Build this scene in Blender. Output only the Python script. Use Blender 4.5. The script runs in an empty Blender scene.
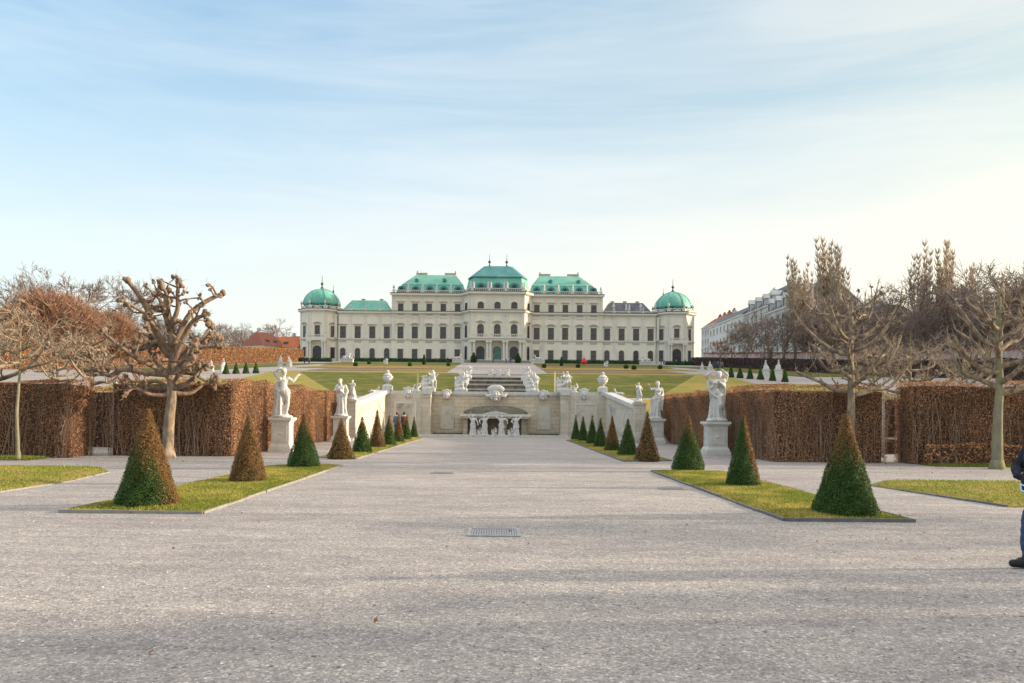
import bpy, bmesh, math, random
import numpy as np
from mathutils import Matrix, Vector, Euler
R = math.radians
sc = bpy.context.scene
COL = sc.collection
RNG = np.random.default_rng(7)
random.seed(7)

# ------------------------------------------------------------------ mesh builder
class MB:
    def __init__(s):
        s.v = []; s.f = []; s.n = 0; s.mi = 0; s.col = None; s.cols = []; s.M = None
    def add(s, verts, faces, cols=None):
        verts = np.asarray(verts, float).reshape(-1, 3)
        if s.M is not None:
            m = np.array(s.M); verts = verts @ m[:3, :3].T + m[:3, 3]
        s.v.append(verts)
        if isinstance(faces, np.ndarray): faces = [faces]
        else:
            d = {}
            for q in faces: d.setdefault(len(q), []).append(q)
            faces = [np.array(x, int) for x in d.values()]
        for a in faces: s.f.append((a + s.n, s.mi))
        if cols is None: cols = np.tile(np.array(s.col if s.col is not None else (1, 1, 1)), (len(verts), 1))
        s.cols.append(np.asarray(cols, float).reshape(-1, 3)); s.n += len(verts)
        return s
    def box(s, x0, x1, y0, y1, z0, z1):
        v = [(x0,y0,z0),(x1,y0,z0),(x1,y1,z0),(x0,y1,z0),(x0,y0,z1),(x1,y0,z1),(x1,y1,z1),(x0,y1,z1)]
        return s.add(v, [(0,3,2,1),(4,5,6,7),(0,1,5,4),(1,2,6,5),(2,3,7,6),(3,0,4,7)])
    def frustum(s, a, z0, b, z1):
        # a, b = (x0,x1,y0,y1) rectangles
        v = [(a[0],a[2],z0),(a[1],a[2],z0),(a[1],a[3],z0),(a[0],a[3],z0),(b[0],b[2],z1),(b[1],b[2],z1),(b[1],b[3],z1),(b[0],b[3],z1)]
        return s.add(v, [(0,3,2,1),(4,5,6,7),(0,1,5,4),(1,2,6,5),(2,3,7,6),(3,0,4,7)])
    def prism_xz(s, poly, y0, y1):
        n = len(poly); v = [(p[0], y0, p[1]) for p in poly] + [(p[0], y1, p[1]) for p in poly]
        return s.add(v, [tuple(range(n)), tuple(range(2*n-1, n-1, -1))] + [(i, i+n, (i+1) % n + n, (i+1) % n) for i in range(n)])
    def prism_xy(s, poly, z0, z1):
        n = len(poly); v = [(p[0], p[1], z0) for p in poly] + [(p[0], p[1], z1) for p in poly]
        return s.add(v, [tuple(range(n-1, -1, -1)), tuple(range(n, 2*n))] + [(i, (i+1) % n, (i+1) % n + n, i+n) for i in range(n)])
    def lathe(s, prof, n=16, c=(0, 0, 0), sx=1, sy=1, ph=0, capt=True):
        a = np.arange(n) / n * 2 * math.pi + ph; k = len(prof)
        v = np.zeros((k, n, 3))
        for i, (r, z) in enumerate(prof):
            v[i, :, 0] = c[0] + r*np.cos(a)*sx; v[i, :, 1] = c[1] + r*np.sin(a)*sy; v[i, :, 2] = c[2] + z
        f = [(i*n+j, i*n+(j+1) % n, (i+1)*n+(j+1) % n, (i+1)*n+j) for i in range(k-1) for j in range(n)]
        if capt: f += [tuple(range(n-1, -1, -1)), tuple(range((k-1)*n, k*n))]
        return s.add(v, f)
    def sphere(s, c, r, nu=12, nv=8):
        if np.isscalar(r): r = (r, r, r)
        prof = [(max(math.sin(math.pi*i/nv), 1e-3), -math.cos(math.pi*i/nv)) for i in range(nv+1)]
        a = np.arange(nu)/nu*2*math.pi; v = np.zeros((nv+1, nu, 3))
        for i, (q, z) in enumerate(prof):
            v[i, :, 0] = c[0]+r[0]*q*np.cos(a); v[i, :, 1] = c[1]+r[1]*q*np.sin(a); v[i, :, 2] = c[2]+r[2]*z
        f = [(i*nu+j, i*nu+(j+1) % nu, (i+1)*nu+(j+1) % nu, (i+1)*nu+j) for i in range(nv) for j in range(nu)]
        return s.add(v, f + [tuple(range(nu-1, -1, -1)), tuple(range(nv*nu, nv*nu+nu))])
    def tube(s, pts, rad, n=6, cap=True):
        pts = [np.array(p, float) for p in pts]; k = len(pts)
        if np.isscalar(rad): rad = [rad]*k
        v = np.zeros((k, n, 3)); u = None
        for i in range(k):
            t = pts[min(i+1, k-1)] - pts[max(i-1, 0)]; t = t/(np.linalg.norm(t)+1e-9)
            if u is None:
                u = np.cross(t, (0, 0, 1.) if abs(t[2]) < .9 else (1., 0, 0))
            else: u = u - t*np.dot(u, t)
            u = u/(np.linalg.norm(u)+1e-9); w = np.cross(t, u)
            for j in range(n):
                a = 2*math.pi*j/n; v[i, j] = pts[i] + rad[i]*(math.cos(a)*u + math.sin(a)*w)
        f = [(i*n+j, i*n+(j+1) % n, (i+1)*n+(j+1) % n, (i+1)*n+j) for i in range(k-1) for j in range(n)]
        if cap: f += [tuple(range(n-1, -1, -1)), tuple(range((k-1)*n, k*n))]
        return s.add(v, f)
    def capsule(s, p0, r0, p1, r1, n=10):
        s.tube([p0, p1], [r0, r1], n); s.sphere(p0, r0, n, 6); s.sphere(p1, r1, n, 6); return s
    def segs(s, P0, P1, R0, R1, n=4, cols=None):
        P0 = np.asarray(P0, float); P1 = np.asarray(P1, float); m = len(P0)
        if m == 0: return s
        R0 = np.asarray(R0, float).reshape(-1, 1, 1); R1 = np.asarray(R1, float).reshape(-1, 1, 1)
        t = P1-P0; t /= (np.linalg.norm(t, axis=1, keepdims=True)+1e-9)
        h = np.where(np.abs(t[:, 2:3]) < .9, np.array([[0, 0, 1.]]), np.array([[1., 0, 0]]))
        u = np.cross(t, h); u /= (np.linalg.norm(u, axis=1, keepdims=True)+1e-9); w = np.cross(t, u)
        a = np.arange(n)/n*2*math.pi
        ring = u[:, None, :]*np.cos(a)[None, :, None] + w[:, None, :]*np.sin(a)[None, :, None]
        v = np.concatenate([P0[:, None]+ring*R0, P1[:, None]+ring*R1], axis=1).reshape(-1, 3)
        base = (np.arange(m)*2*n)[:, None, None]
        q = np.array([(j, (j+1) % n, (j+1) % n+n, j+n) for j in range(n)])[None]
        c = None if cols is None else np.repeat(np.asarray(cols), 2*n, axis=0)
        return s.add(v, (base+q).reshape(-1, 4), c)
    def leaves(s, P, N, size, cols, rng, tilt=.9, asp=.6):
        # a rhomb leaf at each point, normal N bent by random tilt
        P = np.asarray(P, float); m = len(P)
        N = N + rng.normal(0, tilt, (m, 3)); N /= (np.linalg.norm(N, axis=1, keepdims=True)+1e-9)
        h = rng.normal(0, 1, (m, 3)); u = np.cross(N, h); u /= (np.linalg.norm(u, axis=1, keepdims=True)+1e-9); w = np.cross(N, u)
        sz = (size*rng.uniform(.6, 1.3, m))[:, None]
        v = np.stack([P-u*sz, P-w*sz*asp, P+u*sz, P+w*sz*asp], axis=1).reshape(-1, 3)
        f = np.arange(m*4).reshape(m, 4)
        return s.add(v, f, np.repeat(np.asarray(cols), 4, axis=0))
    def mesh(s, name):
        V = np.concatenate(s.v); me = bpy.data.meshes.new(name)
        me.vertices.add(len(V)); me.vertices.foreach_set('co', V.ravel())
        idx = np.concatenate([a.ravel() for a, m in s.f]); tot = np.concatenate([np.full(len(a), a.shape[1]) for a, m in s.f])
        mi = np.concatenate([np.full(len(a), m) for a, m in s.f])
        me.loops.add(len(idx)); me.loops.foreach_set('vertex_index', idx.astype(np.int32))
        me.polygons.add(len(tot)); st = np.concatenate([[0], np.cumsum(tot)[:-1]])
        me.polygons.foreach_set('loop_start', st.astype(np.int32))
        me.polygons.foreach_set('material_index', mi.astype(np.int32)); me.polygons.foreach_set('use_smooth', np.zeros(len(tot), bool))
        me.update(calc_edges=True)
        if any((c != 1).any() for c in s.cols):
            C4 = np.ones((len(V), 4)); C4[:, :3] = np.concatenate(s.cols)
            at = me.attributes.new('Col', 'FLOAT_COLOR', 'POINT'); at.data.foreach_set('color', C4.ravel())
        me.validate()
        return me

def put(name, me, mats=None, parent=None, loc=None, rz=0, smooth=False):
    o = bpy.data.objects.new(name, me); COL.objects.link(o)
    if mats is not None:
        me.materials.clear()
        for m in (mats if isinstance(mats, (list, tuple)) else [mats]): me.materials.append(m)
    if parent is not None: o.parent = parent
    if loc is not None: o.location = loc
    if rz: o.rotation_euler = (0, 0, rz)
    if smooth: me.polygons.foreach_set('use_smooth', [True]*len(me.polygons))
    return o
def part(name, mb, mats, parent=None, loc=None, rz=0, smooth=False):
    return put(name, mb.mesh(name), mats, parent, loc, rz, smooth)
def tag(o, label=None, cat=None, group=None, kind=None):
    if label: o['label'] = label
    if cat: o['category'] = cat
    if group: o['group'] = group
    if kind: o['kind'] = kind
    return o
def thing(name, label, cat, loc=(0, 0, 0), rz=0, group=None):
    o = bpy.data.objects.new(name, None); COL.objects.link(o); o.location = loc; o.rotation_euler = (0, 0, rz)
    o.empty_display_size = .3
    return tag(o, label, cat, group)
def dup(root, loc, rz=0, label=None, group=None, scale=None):
    r = root.copy(); COL.objects.link(r); r.location = loc; r.rotation_euler = (0, 0, rz)
    if scale is not None: r.scale = (scale,)*3 if np.isscalar(scale) else scale
    if label: r['label'] = label
    if group: r['group'] = group
    for ch in list(root.children):
        c = ch.copy(); COL.objects.link(c); c.parent = r
        for g in list(ch.children):
            d = g.copy(); COL.objects.link(d); d.parent = c
    return r
def struct(name, mb, mats, kind='structure'):
    return tag(part(name, mb, mats), kind=kind)

def sculpt(mb, voxel, smooth=2, disp=None):
    """fuse overlapping closed shapes into one continuous skin"""
    me = mb.mesh('raw'); o = bpy.data.objects.new('raw', me); COL.objects.link(o)
    m = o.modifiers.new('r', 'REMESH'); m.mode = 'VOXEL'; m.voxel_size = voxel; m.use_smooth_shade = True
    if smooth:
        q = o.modifiers.new('s', 'SMOOTH'); q.iterations = smooth; q.factor = .5
    if disp:
        tx = bpy.data.textures.new('clouds_tex', 'CLOUDS'); tx.noise_scale = disp[0]; tx.noise_depth = 2
        d = o.modifiers.new('d', 'DISPLACE'); d.texture = tx; d.strength = disp[1]; d.mid_level = .5
    dg = bpy.context.evaluated_depsgraph_get()
    out = bpy.data.meshes.new_from_object(o.evaluated_get(dg))
    bpy.data.objects.remove(o); bpy.data.meshes.remove(me)
    out.polygons.foreach_set('use_smooth', [True]*len(out.polygons))
    return out

# ------------------------------------------------------------------ materials
def _nt(name):
    m = bpy.data.materials.new(name); m.use_nodes = True; nt = m.node_tree
    return m, nt, nt.nodes['Principled BSDF']
def _noise(nt, scale, detail=6, rough=.6, coord=None, stretch=None, dist=0):
    tc = nt.nodes.new('ShaderNodeTexCoord'); n = nt.nodes.new('ShaderNodeTexNoise')
    n.inputs['Scale'].default_value = scale; n.inputs['Detail'].default_value = detail; n.inputs['Roughness'].default_value = rough
    n.inputs['Distortion'].default_value = dist
    src = tc.outputs[coord or 'Object']
    if stretch:
        mp = nt.nodes.new('ShaderNodeMapping'); mp.inputs['Scale'].default_value = stretch
        nt.links.new(src, mp.inputs['Vector']); src = mp.outputs['Vector']
    nt.links.new(src, n.inputs['Vector']); return n
def _ramp(nt, fac, stops):
    r = nt.nodes.new('ShaderNodeValToRGB'); e = r.color_ramp.elements
    while len(e) < len(stops): e.new(.5)
    for i, (p, c) in enumerate(stops):
        e[i].position = p; e[i].color = (*c, 1) if len(c) == 3 else c
    nt.links.new(fac, r.inputs['Fac']); return r
def _mix(nt, fac, a, b, mode='MIX'):
    x = nt.nodes.new('ShaderNodeMix'); x.data_type = 'RGBA'; x.blend_type = mode
    for sock, val in ((x.inputs[0], fac), (x.inputs[6], a), (x.inputs[7], b)):
        if hasattr(val, 'links'): nt.links.new(val, sock)
        elif isinstance(val, (int, float)): sock.default_value = val
        else: sock.default_value = (*val, 1)
    return x.outputs[2]
def _bump(nt, bs, h, strength, dist=.02):
    b = nt.nodes.new('ShaderNodeBump'); b.inputs['Strength'].default_value = strength; b.inputs['Distance'].default_value = dist
    nt.links.new(h, b.inputs['Height']); nt.links.new(b.outputs['Normal'], bs.inputs['Normal'])
def nmat(name, c1, c2, scale=4, rough=.85, bump=.2, bdist=.02, c3=None, scale3=1., thr=(.5, .7), spec=.25, stretch=None, fine=None):
    m, nt, bs = _nt(name)
    n = _noise(nt, scale, stretch=stretch); r = _ramp(nt, n.outputs['Fac'], [(.3, c1), (.7, c2)]); colr = r.outputs['Color']
    if c3 is not None:
        n3 = _noise(nt, scale3, 8, .65, stretch=stretch); f = _ramp(nt, n3.outputs['Fac'], [(thr[0], (0, 0, 0)), (thr[1], (1, 1, 1))])
        colr = _mix(nt, f.outputs['Color'], colr, c3)
    nt.links.new(colr, bs.inputs['Base Color']); bs.inputs['Roughness'].default_value = rough
    bs.inputs['Specular IOR Level'].default_value = spec
    if bump:
        nb = _noise(nt, fine or scale*4, 6, .7); _bump(nt, bs, nb.outputs['Fac'], bump, bdist)
    return m
def leafmat(name, rough=.6, transl=.25):
    m, nt, bs = _nt(name)
    a = nt.nodes.new('ShaderNodeAttribute'); a.attribute_name = 'Col'
    nt.links.new(a.outputs['Color'], bs.inputs['Base Color']); bs.inputs['Roughness'].default_value = rough; bs.inputs['Specular IOR Level'].default_value = .2
    tr = nt.nodes.new('ShaderNodeBsdfTranslucent'); nt.links.new(a.outputs['Color'], tr.inputs['Color'])
    ms = nt.nodes.new('ShaderNodeMixShader'); ms.inputs[0].default_value = transl
    nt.links.new(bs.outputs[0], ms.inputs[1]); nt.links.new(tr.outputs[0], ms.inputs[2])
    nt.links.new(ms.outputs[0], nt.nodes['Material Output'].inputs['Surface'])
    return m

def mat_gravel():
    m, nt, bs = _nt('gravel')
    tc = nt.nodes.new('ShaderNodeTexCoord')
    big = _noise(nt, .22, 6, .62, stretch=(1, 1.6, 1)); mid = _noise(nt, 1.7, 8, .7, stretch=(.6, 1.5, 1)); fine = _noise(nt, 24, 6, .8)
    c = _ramp(nt, big.outputs['Fac'], [(.32, (.29, .27, .268)), (.68, (.365, .342, .328))]).outputs['Color']
    f2 = _ramp(nt, mid.outputs['Fac'], [(.38, (.86, .86, .87)), (.62, (1.08, 1.07, 1.05))]).outputs['Color']
    c = _mix(nt, 1., c, f2, 'MULTIPLY')
    f3 = _ramp(nt, fine.outputs['Fac'], [(.3, (.68, .68, .69)), (.5, (1, 1, 1)), (.72, (1.28, 1.27, 1.26))]).outputs['Color']
    c = _mix(nt, .95, c, f3, 'MULTIPLY')
    vo = nt.nodes.new('ShaderNodeTexVoronoi'); vo.inputs['Scale'].default_value = 60
    nt.links.new(tc.outputs['Object'], vo.inputs['Vector'])
    sp = nt.nodes.new('ShaderNodeSeparateColor'); nt.links.new(vo.outputs['Color'], sp.inputs[0])
    f4 = _ramp(nt, sp.outputs[0], [(0, (.6, .59, .58)), (.45, (.95, .95, .95)), (.88, (1.08, 1.06, 1.04)), (.96, (1.75, 1.7, 1.65))]).outputs['Color']
    c = _mix(nt, .85, c, f4, 'MULTIPLY')
    v2 = nt.nodes.new('ShaderNodeTexVoronoi'); v2.inputs['Scale'].default_value = 24
    nt.links.new(tc.outputs['Object'], v2.inputs['Vector'])
    s2 = nt.nodes.new('ShaderNodeSeparateColor'); nt.links.new(v2.outputs['Color'], s2.inputs[0])
    f5 = _ramp(nt, s2.outputs[1], [(0, (.7, .7, .7)), (.3, (1, 1, 1)), (.85, (1.03, 1.03, 1.02)), (.97, (1.4, 1.38, 1.35))]).outputs['Color']
    c = _mix(nt, .65, c, f5, 'MULTIPLY')
    # trodden drifts and worn tracks
    tr = _noise(nt, .9, 5, .6, stretch=(.22, 1.5, 1), dist=.6); f6 = _ramp(nt, tr.outputs['Fac'], [(.36, (.89, .89, .905)), (.5, (1, 1, 1)), (.66, (1.07, 1.06, 1.05))]).outputs['Color']
    c = _mix(nt, 1., c, f6, 'MULTIPLY')
    sp3 = _noise(nt, 3.3, 3, .5, stretch=(.5, 1, 1)); f7 = _ramp(nt, sp3.outputs['Fac'], [(.60, (1, 1, 1)), (.70, (1.16, 1.15, 1.13))]).outputs['Color']
    c = _mix(nt, 1., c, f7, 'MULTIPLY')
    nt.links.new(c, bs.inputs['Base Color']); bs.inputs['Roughness'].default_value = .95; bs.inputs['Specular IOR Level'].default_value = .15
    ad = nt.nodes.new('ShaderNodeMath'); ad.operation = 'MULTIPLY_ADD'; ad.inputs[1].default_value = 1.
    nt.links.new(fine.outputs['Fac'], ad.inputs[0]); nt.links.new(vo.outputs['Distance'], ad.inputs[2])
    _bump(nt, bs, ad.outputs[0], .4, .010)
    return m
def mat_grass(name, dark, light, dry, thr=(.45, .62)):
    m, nt, bs = _nt(name)
    a = _noise(nt, 9, 8, .75); b = _noise(nt, .5, 6, .65)
    c = _ramp(nt, a.outputs['Fac'], [(.32, dark), (.68, light)]).outputs['Color']
    f = _ramp(nt, b.outputs['Fac'], [(thr[0], (0, 0, 0)), (thr[1], (1, 1, 1))]).outputs['Color']
    a2 = _noise(nt, 40, 4, .7); d2 = _ramp(nt, a2.outputs['Fac'], [(.3, tuple(x*.6 for x in dry)), (.7, dry)]).outputs['Color']
    c = _mix(nt, f, c, d2)
    nt.links.new(c, bs.inputs['Base Color']); bs.inputs['Roughness'].default_value = .95; bs.inputs['Specular IOR Level'].default_value = .1
    _bump(nt, bs, a2.outputs['Fac'], .7, .04)
    return m
def mat_blocks(name, c1, c2, mortar, bw=.9, bh=.32, stain=(.2, .19, .17), thr=(.52, .75), sscale=.7):
    m, nt, bs = _nt(name)
    tc = nt.nodes.new('ShaderNodeTexCoord'); mp = nt.nodes.new('ShaderNodeMapping'); mp.inputs['Rotation'].default_value = (R(90), 0, 0)
    sep = nt.nodes.new('ShaderNodeSeparateXYZ'); cmb = nt.nodes.new('ShaderNodeCombineXYZ'); su = nt.nodes.new('ShaderNodeMath'); su.operation = 'ADD'
    nt.links.new(tc.outputs['Object'], sep.inputs[0]); nt.links.new(sep.outputs[0], su.inputs[0]); nt.links.new(sep.outputs[1], su.inputs[1])
    nt.links.new(su.outputs[0], cmb.inputs[0]); nt.links.new(sep.outputs[2], cmb.inputs[1])
    br = nt.nodes.new('ShaderNodeTexBrick'); br.inputs['Scale'].default_value = 1
    br.inputs['Brick Width'].default_value = bw; br.inputs['Row Height'].default_value = bh; br.inputs['Mortar Size'].default_value = .012
    br.inputs['Color1'].default_value = (*c1, 1); br.inputs['Color2'].default_value = (*c2, 1); br.inputs['Mortar'].default_value = (*mortar, 1)
    nt.links.new(cmb.outputs[0], br.inputs['Vector'])
    n = _noise(nt, sscale, 8, .7, stretch=(1, 1, .6)); f = _ramp(nt, n.outputs['Fac'], [(thr[0], (0, 0, 0)), (thr[1], (1, 1, 1))]).outputs['Color']
    c = _mix(nt, f, br.outputs['Color'], stain)
    n2 = _noise(nt, 9, 6, .7); f2 = _ramp(nt, n2.outputs['Fac'], [(.3, (.8, .8, .8)), (.7, (1.08, 1.08, 1.08))]).outputs['Color']
    c = _mix(nt, 1., c, f2, 'MULTIPLY')
    nt.links.new(c, bs.inputs['Base Color']); bs.inputs['Roughness'].default_value = .9; bs.inputs['Specular IOR Level'].default_value = .2
    _bump(nt, bs, br.outputs['Fac'], -.4, .02)
    return m
def mat_seams(name, c1, c2, c3, seam=.55, rough=.55):
    """patinated sheet metal: vertical standing seams and streaks"""
    m, nt, bs = _nt(name)
    n = _noise(nt, .35, 8, .7, stretch=(1, 1, .35)); c = _ramp(nt, n.outputs['Fac'], [(.3, c1), (.5, c2), (.72, c3)]).outputs['Color']
    n2 = _noise(nt, 2.5, 6, .7, stretch=(1.5, 1.5, .25)); f = _ramp(nt, n2.outputs['Fac'], [(.3, (.78, .78, .8)), (.7, (1.12, 1.1, 1.1))]).outputs['Color']
    c = _mix(nt, 1., c, f, 'MULTIPLY')
    tc = nt.nodes.new('ShaderNodeTexCoord'); w = nt.nodes.new('ShaderNodeTexWave'); w.bands_direction = 'X'; w.inputs['Scale'].default_value = seam
    nt.links.new(tc.outputs['Object'], w.inputs['Vector'])
    g = _ramp(nt, w.outputs['Fac'], [(0, (.72, .74, .74)), (.12, (1, 1, 1))]).outputs['Color']
    c = _mix(nt, .8, c, g, 'MULTIPLY')
    nt.links.new(c, bs.inputs['Base Color']); bs.inputs['Roughness'].default_value = rough; bs.inputs['Specular IOR Level'].default_value = .3
    return m
def mat_glass(name, c=(.03, .035, .045), rough=.12):
    m, nt, bs = _nt(name)
    n = _noise(nt, .9, 4, .6); r = _ramp(nt, n.outputs['Fac'], [(.35, tuple(x*.6 for x in c)), (.7, tuple(x*1.8 for x in c))])
    nt.links.new(r.outputs['Color'], bs.inputs['Base Color']); bs.inputs['Roughness'].default_value = rough; bs.inputs['Specular IOR Level'].default_value = .4
    return m

M = {}
M['gravel'] = mat_gravel()
M['grass'] = mat_grass('lawn_grass', (.11, .13, .02), (.22, .21, .04), (.42, .30, .10), (.38, .56))
M['grass_green'] = mat_grass('bank_grass', (.05, .075, .012), (.12, .14, .03), (.23, .19, .05), (.42, .66))
M['grass_dry'] = mat_grass('dry_grass', (.15, .16, .03), (.30, .27, .06), (.40, .30, .09), (.38, .64))
M['bed'] = nmat('flower_bed_soil', (.16, .09, .06), (.26, .15, .08), 1.2, .95, c3=(.13, .15, .05), scale3=.5)
M['kerb'] = nmat('edging_stone', (.20, .19, .175), (.32, .30, .27), 5, .9)
M['kerb_dark'] = nmat('edging_metal', (.10, .10, .11), (.18, .18, .18), 5, .7)
M['marble'] = nmat('statue_stone', (.46, .455, .44), (.60, .59, .57), 5, .85, .4, .02, c3=(.20, .195, .18), scale3=3.2, thr=(.55, .74), stretch=(1, 1, .4))
M['pedestal'] = nmat('pedestal_stone', (.50, .48, .44), (.64, .62, .57), 2.5, .85, .25, .01, c3=(.30, .29, .26), scale3=1.6, thr=(.58, .8))
M['plaster'] = nmat('palace_plaster', (.69, .645, .545), (.77, .72, .615), .5, .9, .05, .01, c3=(.46, .43, .37), scale3=.22, thr=(.56, .82), stretch=(1, 1, .5))
M['trim'] = nmat('palace_trim', (.60, .57, .50), (.70, .66, .58), 1.2, .9, .05, .01, c3=(.44, .42, .38), scale3=.8, thr=(.6, .8))
M['trim_dark'] = nmat('palace_moulding', (.43, .375, .30), (.53, .47, .385), 1.2, .9, .05, .01)
M['copper'] = mat_seams('green_copper', (.085, .33, .255), (.145, .42, .33), (.29, .51, .41), 1.1)
M['copper_dark'] = mat_seams('dark_copper', (.035, .17, .18), (.06, .24, .245), (.12, .33, .31), 1.1)
M['slate'] = mat_seams('slate_roof', (.055, .06, .08), (.09, .10, .125), (.16, .165, .185), .9, .6)
M['glass'] = mat_glass('window_glass', (.06, .055, .055), .12)
M['glass_dark'] = mat_glass('door_glass', (.03, .03, .04), .15)
M['glass_green'] = mat_glass('green_door_glass', (.07, .16, .13), .2)
M['frame'] = nmat('window_frame', (.55, .52, .46), (.66, .62, .55), 6, .7, 0)
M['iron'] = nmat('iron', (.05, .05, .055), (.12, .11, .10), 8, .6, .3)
M['wall_stone'] = mat_blocks('cascade_stone', (.53, .48, .395), (.60, .545, .45), (.42, .38, .32), 1.0, .34, (.38, .345, .285), (.47, .74))
M['wall_old'] = mat_blocks('weathered_stone', (.54, .45, .33), (.62, .54, .42), (.32, .27, .22), .8, .3, (.26, .22, .18), (.54, .8), .8)
M['wall_grey'] = nmat('niche_panel', (.46, .43, .37), (.58, .54, .46), 1.5, .9, .4, .03, c3=(.24, .23, .21), scale3=.8)
M['moss'] = nmat('mossy_dark_stone', (.08, .08, .06), (.20, .185, .15), 3, .95, .6, .03, c3=(.3, .29, .26), scale3=2, thr=(.6, .8))
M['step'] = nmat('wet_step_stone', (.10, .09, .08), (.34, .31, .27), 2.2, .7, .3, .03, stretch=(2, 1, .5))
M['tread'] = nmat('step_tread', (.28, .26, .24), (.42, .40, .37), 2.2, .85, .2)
M['bark'] = nmat('bark', (.11, .085, .065), (.40, .305, .215), 6, .95, 1., .06, c3=(.50, .40, .28), scale3=3, thr=(.5, .7), stretch=(1, 1, .35))
M['bark_dark'] = nmat('bark_dark', (.10, .07, .055), (.34, .235, .165), 6, .95, .9, .04, c3=(.30, .23, .16), scale3=3, thr=(.55, .75), stretch=(1, 1, .35))
M['bark_green'] = nmat('bark_lichen', (.18, .16, .115), (.32, .28, .20), 5, .95, .9, .04, c3=(.25, .25, .10), scale3=2, thr=(.45, .65), stretch=(1, 1, .4))
M['twig'] = nmat('twig', (.28, .21, .15), (.42, .33, .24), 3, .95, 0)
M['twig_grey'] = nmat('far_twig', (.17, .13, .115), (.25, .19, .165), .3, .95, 0)
M['twig_red'] = nmat('rusty_twig', (.27, .155, .105), (.38, .23, .155), .3, .95, 0)
M['poplar'] = nmat('poplar_twig', (.34, .265, .19), (.48, .38, .27), .5, .95, 0)
M['leaf'] = leafmat('leaves')
M['blade'] = leafmat('grass_blades', .7, .35)
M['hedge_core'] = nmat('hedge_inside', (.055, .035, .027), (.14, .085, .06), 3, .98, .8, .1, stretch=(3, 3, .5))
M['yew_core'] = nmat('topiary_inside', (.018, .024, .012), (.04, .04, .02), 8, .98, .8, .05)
M['box'] = nmat('clipped_box', (.022, .05, .025), (.05, .09, .045), 3, .9, .8, .1)
M['wood'] = nmat('pale_wood', (.50, .40, .22), (.62, .52, .32), 3, .8, .2)
M['oldwood'] = nmat('grey_wood', (.36, .32, .27), (.48, .44, .38), 3, .85, .2)
M['house'] = nmat('house_plaster', (.48, .48, .48), (.58, .575, .57), .5, .9, .05, c3=(.38, .38, .38), scale3=.3)
M['house_warm'] = nmat('house_plaster_warm', (.60, .50, .34), (.70, .60, .42), .5, .9, .05)
M['tile'] = nmat('orange_roof_tiles', (.42, .12, .05), (.56, .19, .08), 1.6, .85, .3)
M['tile_red'] = nmat('red_roof_tiles', (.24, .09, .065), (.34, .13, .095), 1.2, .85, .3)
M['pinkwall'] = nmat('pink_wall', (.50, .33, .29), (.62, .43, .38), .8, .9, .1, c3=(.62, .55, .52), scale3=1.2, thr=(.55, .62))
M['red_cloth'] = nmat('red_cloth', (.55, .03, .03), (.65, .05, .05), 3, .7, 0)
M['skin'] = nmat('skin', (.48, .30, .22), (.55, .36, .27), 6, .6, 0)
M['hair'] = nmat('hair', (.03, .02, .015), (.07, .045, .03), 30, .5, .3)
M['navy'] = nmat('navy_jacket', (.010, .012, .022), (.022, .024, .04), 20, .8, .3)
M['jeans'] = nmat('blue_jeans', (.028, .05, .115), (.05, .085, .17), 14, .85, .2)
M['leather'] = nmat('black_leather', (.012, .012, .014), (.03, .03, .032), 12, .4, .2)
M['paleblue'] = nmat('pale_blue_trim', (.45, .58, .70), (.6, .7, .78), 12, .6, 0)
M['white'] = nmat('white_badge', (.75, .75, .75), (.82, .82, .82), 12, .6, 0)
for nm, c in (('coat_dark', (.03, .03, .04)), ('coat_blue', (.06, .10, .2)), ('coat_brown', (.12, .07, .04)), ('coat_grey', (.16, .16, .17)), ('coat_red', (.3, .04, .04))):
    M[nm] = nmat(nm, tuple(x*.8 for x in c), tuple(x*1.2 for x in c), 8, .85, 0)
# ------------------------------------------------------------------ camera, sun, sky
EYE = 1.7; F = 800.
cam = bpy.data.cameras.new('camera'); co = bpy.data.objects.new('camera', cam); COL.objects.link(co); sc.camera = co
co.location = (0, 0, EYE); co.rotation_mode = 'XYZ'
ROLL = .54
co.matrix_world = Matrix.Translation((0, 0, EYE)) @ Euler((R(90), 0, 0)).to_matrix().to_4x4() @ Matrix.Rotation(R(ROLL), 4, 'Z')
cam.sensor_width = 36; cam.lens = F/1024*36
cam.shift_x = 15/1024; cam.shift_y = 71.5/1024
cam.clip_start = .1; cam.clip_end = 6000

SUN_AZ, SUN_EL = 84., 12.5      # degrees right of the view axis, above the horizon
sd = Vector((math.sin(R(SUN_AZ))*math.cos(R(SUN_EL)), math.cos(R(SUN_AZ))*math.cos(R(SUN_EL)), math.sin(R(SUN_EL))))
su = bpy.data.lights.new('sun', 'SUN'); su.energy = 4.0; su.angle = R(1.5); su.color = (1, .83, .62)
so = bpy.data.objects.new('sun', su); COL.objects.link(so); so.rotation_euler = sd.to_track_quat('Z', 'Y').to_euler()
so.location = (30, 10, 40)

w = bpy.data.worlds.new('World'); sc.world = w; w.use_nodes = True; nt = w.node_tree
bg = nt.nodes['Background']
sky = nt.nodes.new('ShaderNodeTexSky'); sky.sky_type = 'NISHITA'; sky.sun_disc = False
sky.sun_elevation = R(SUN_EL); sky.sun_rotation = R(SUN_AZ); sky.altitude = 200; sky.air_density = 1.; sky.dust_density = 1.2; sky.ozone_density = 1.6
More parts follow.
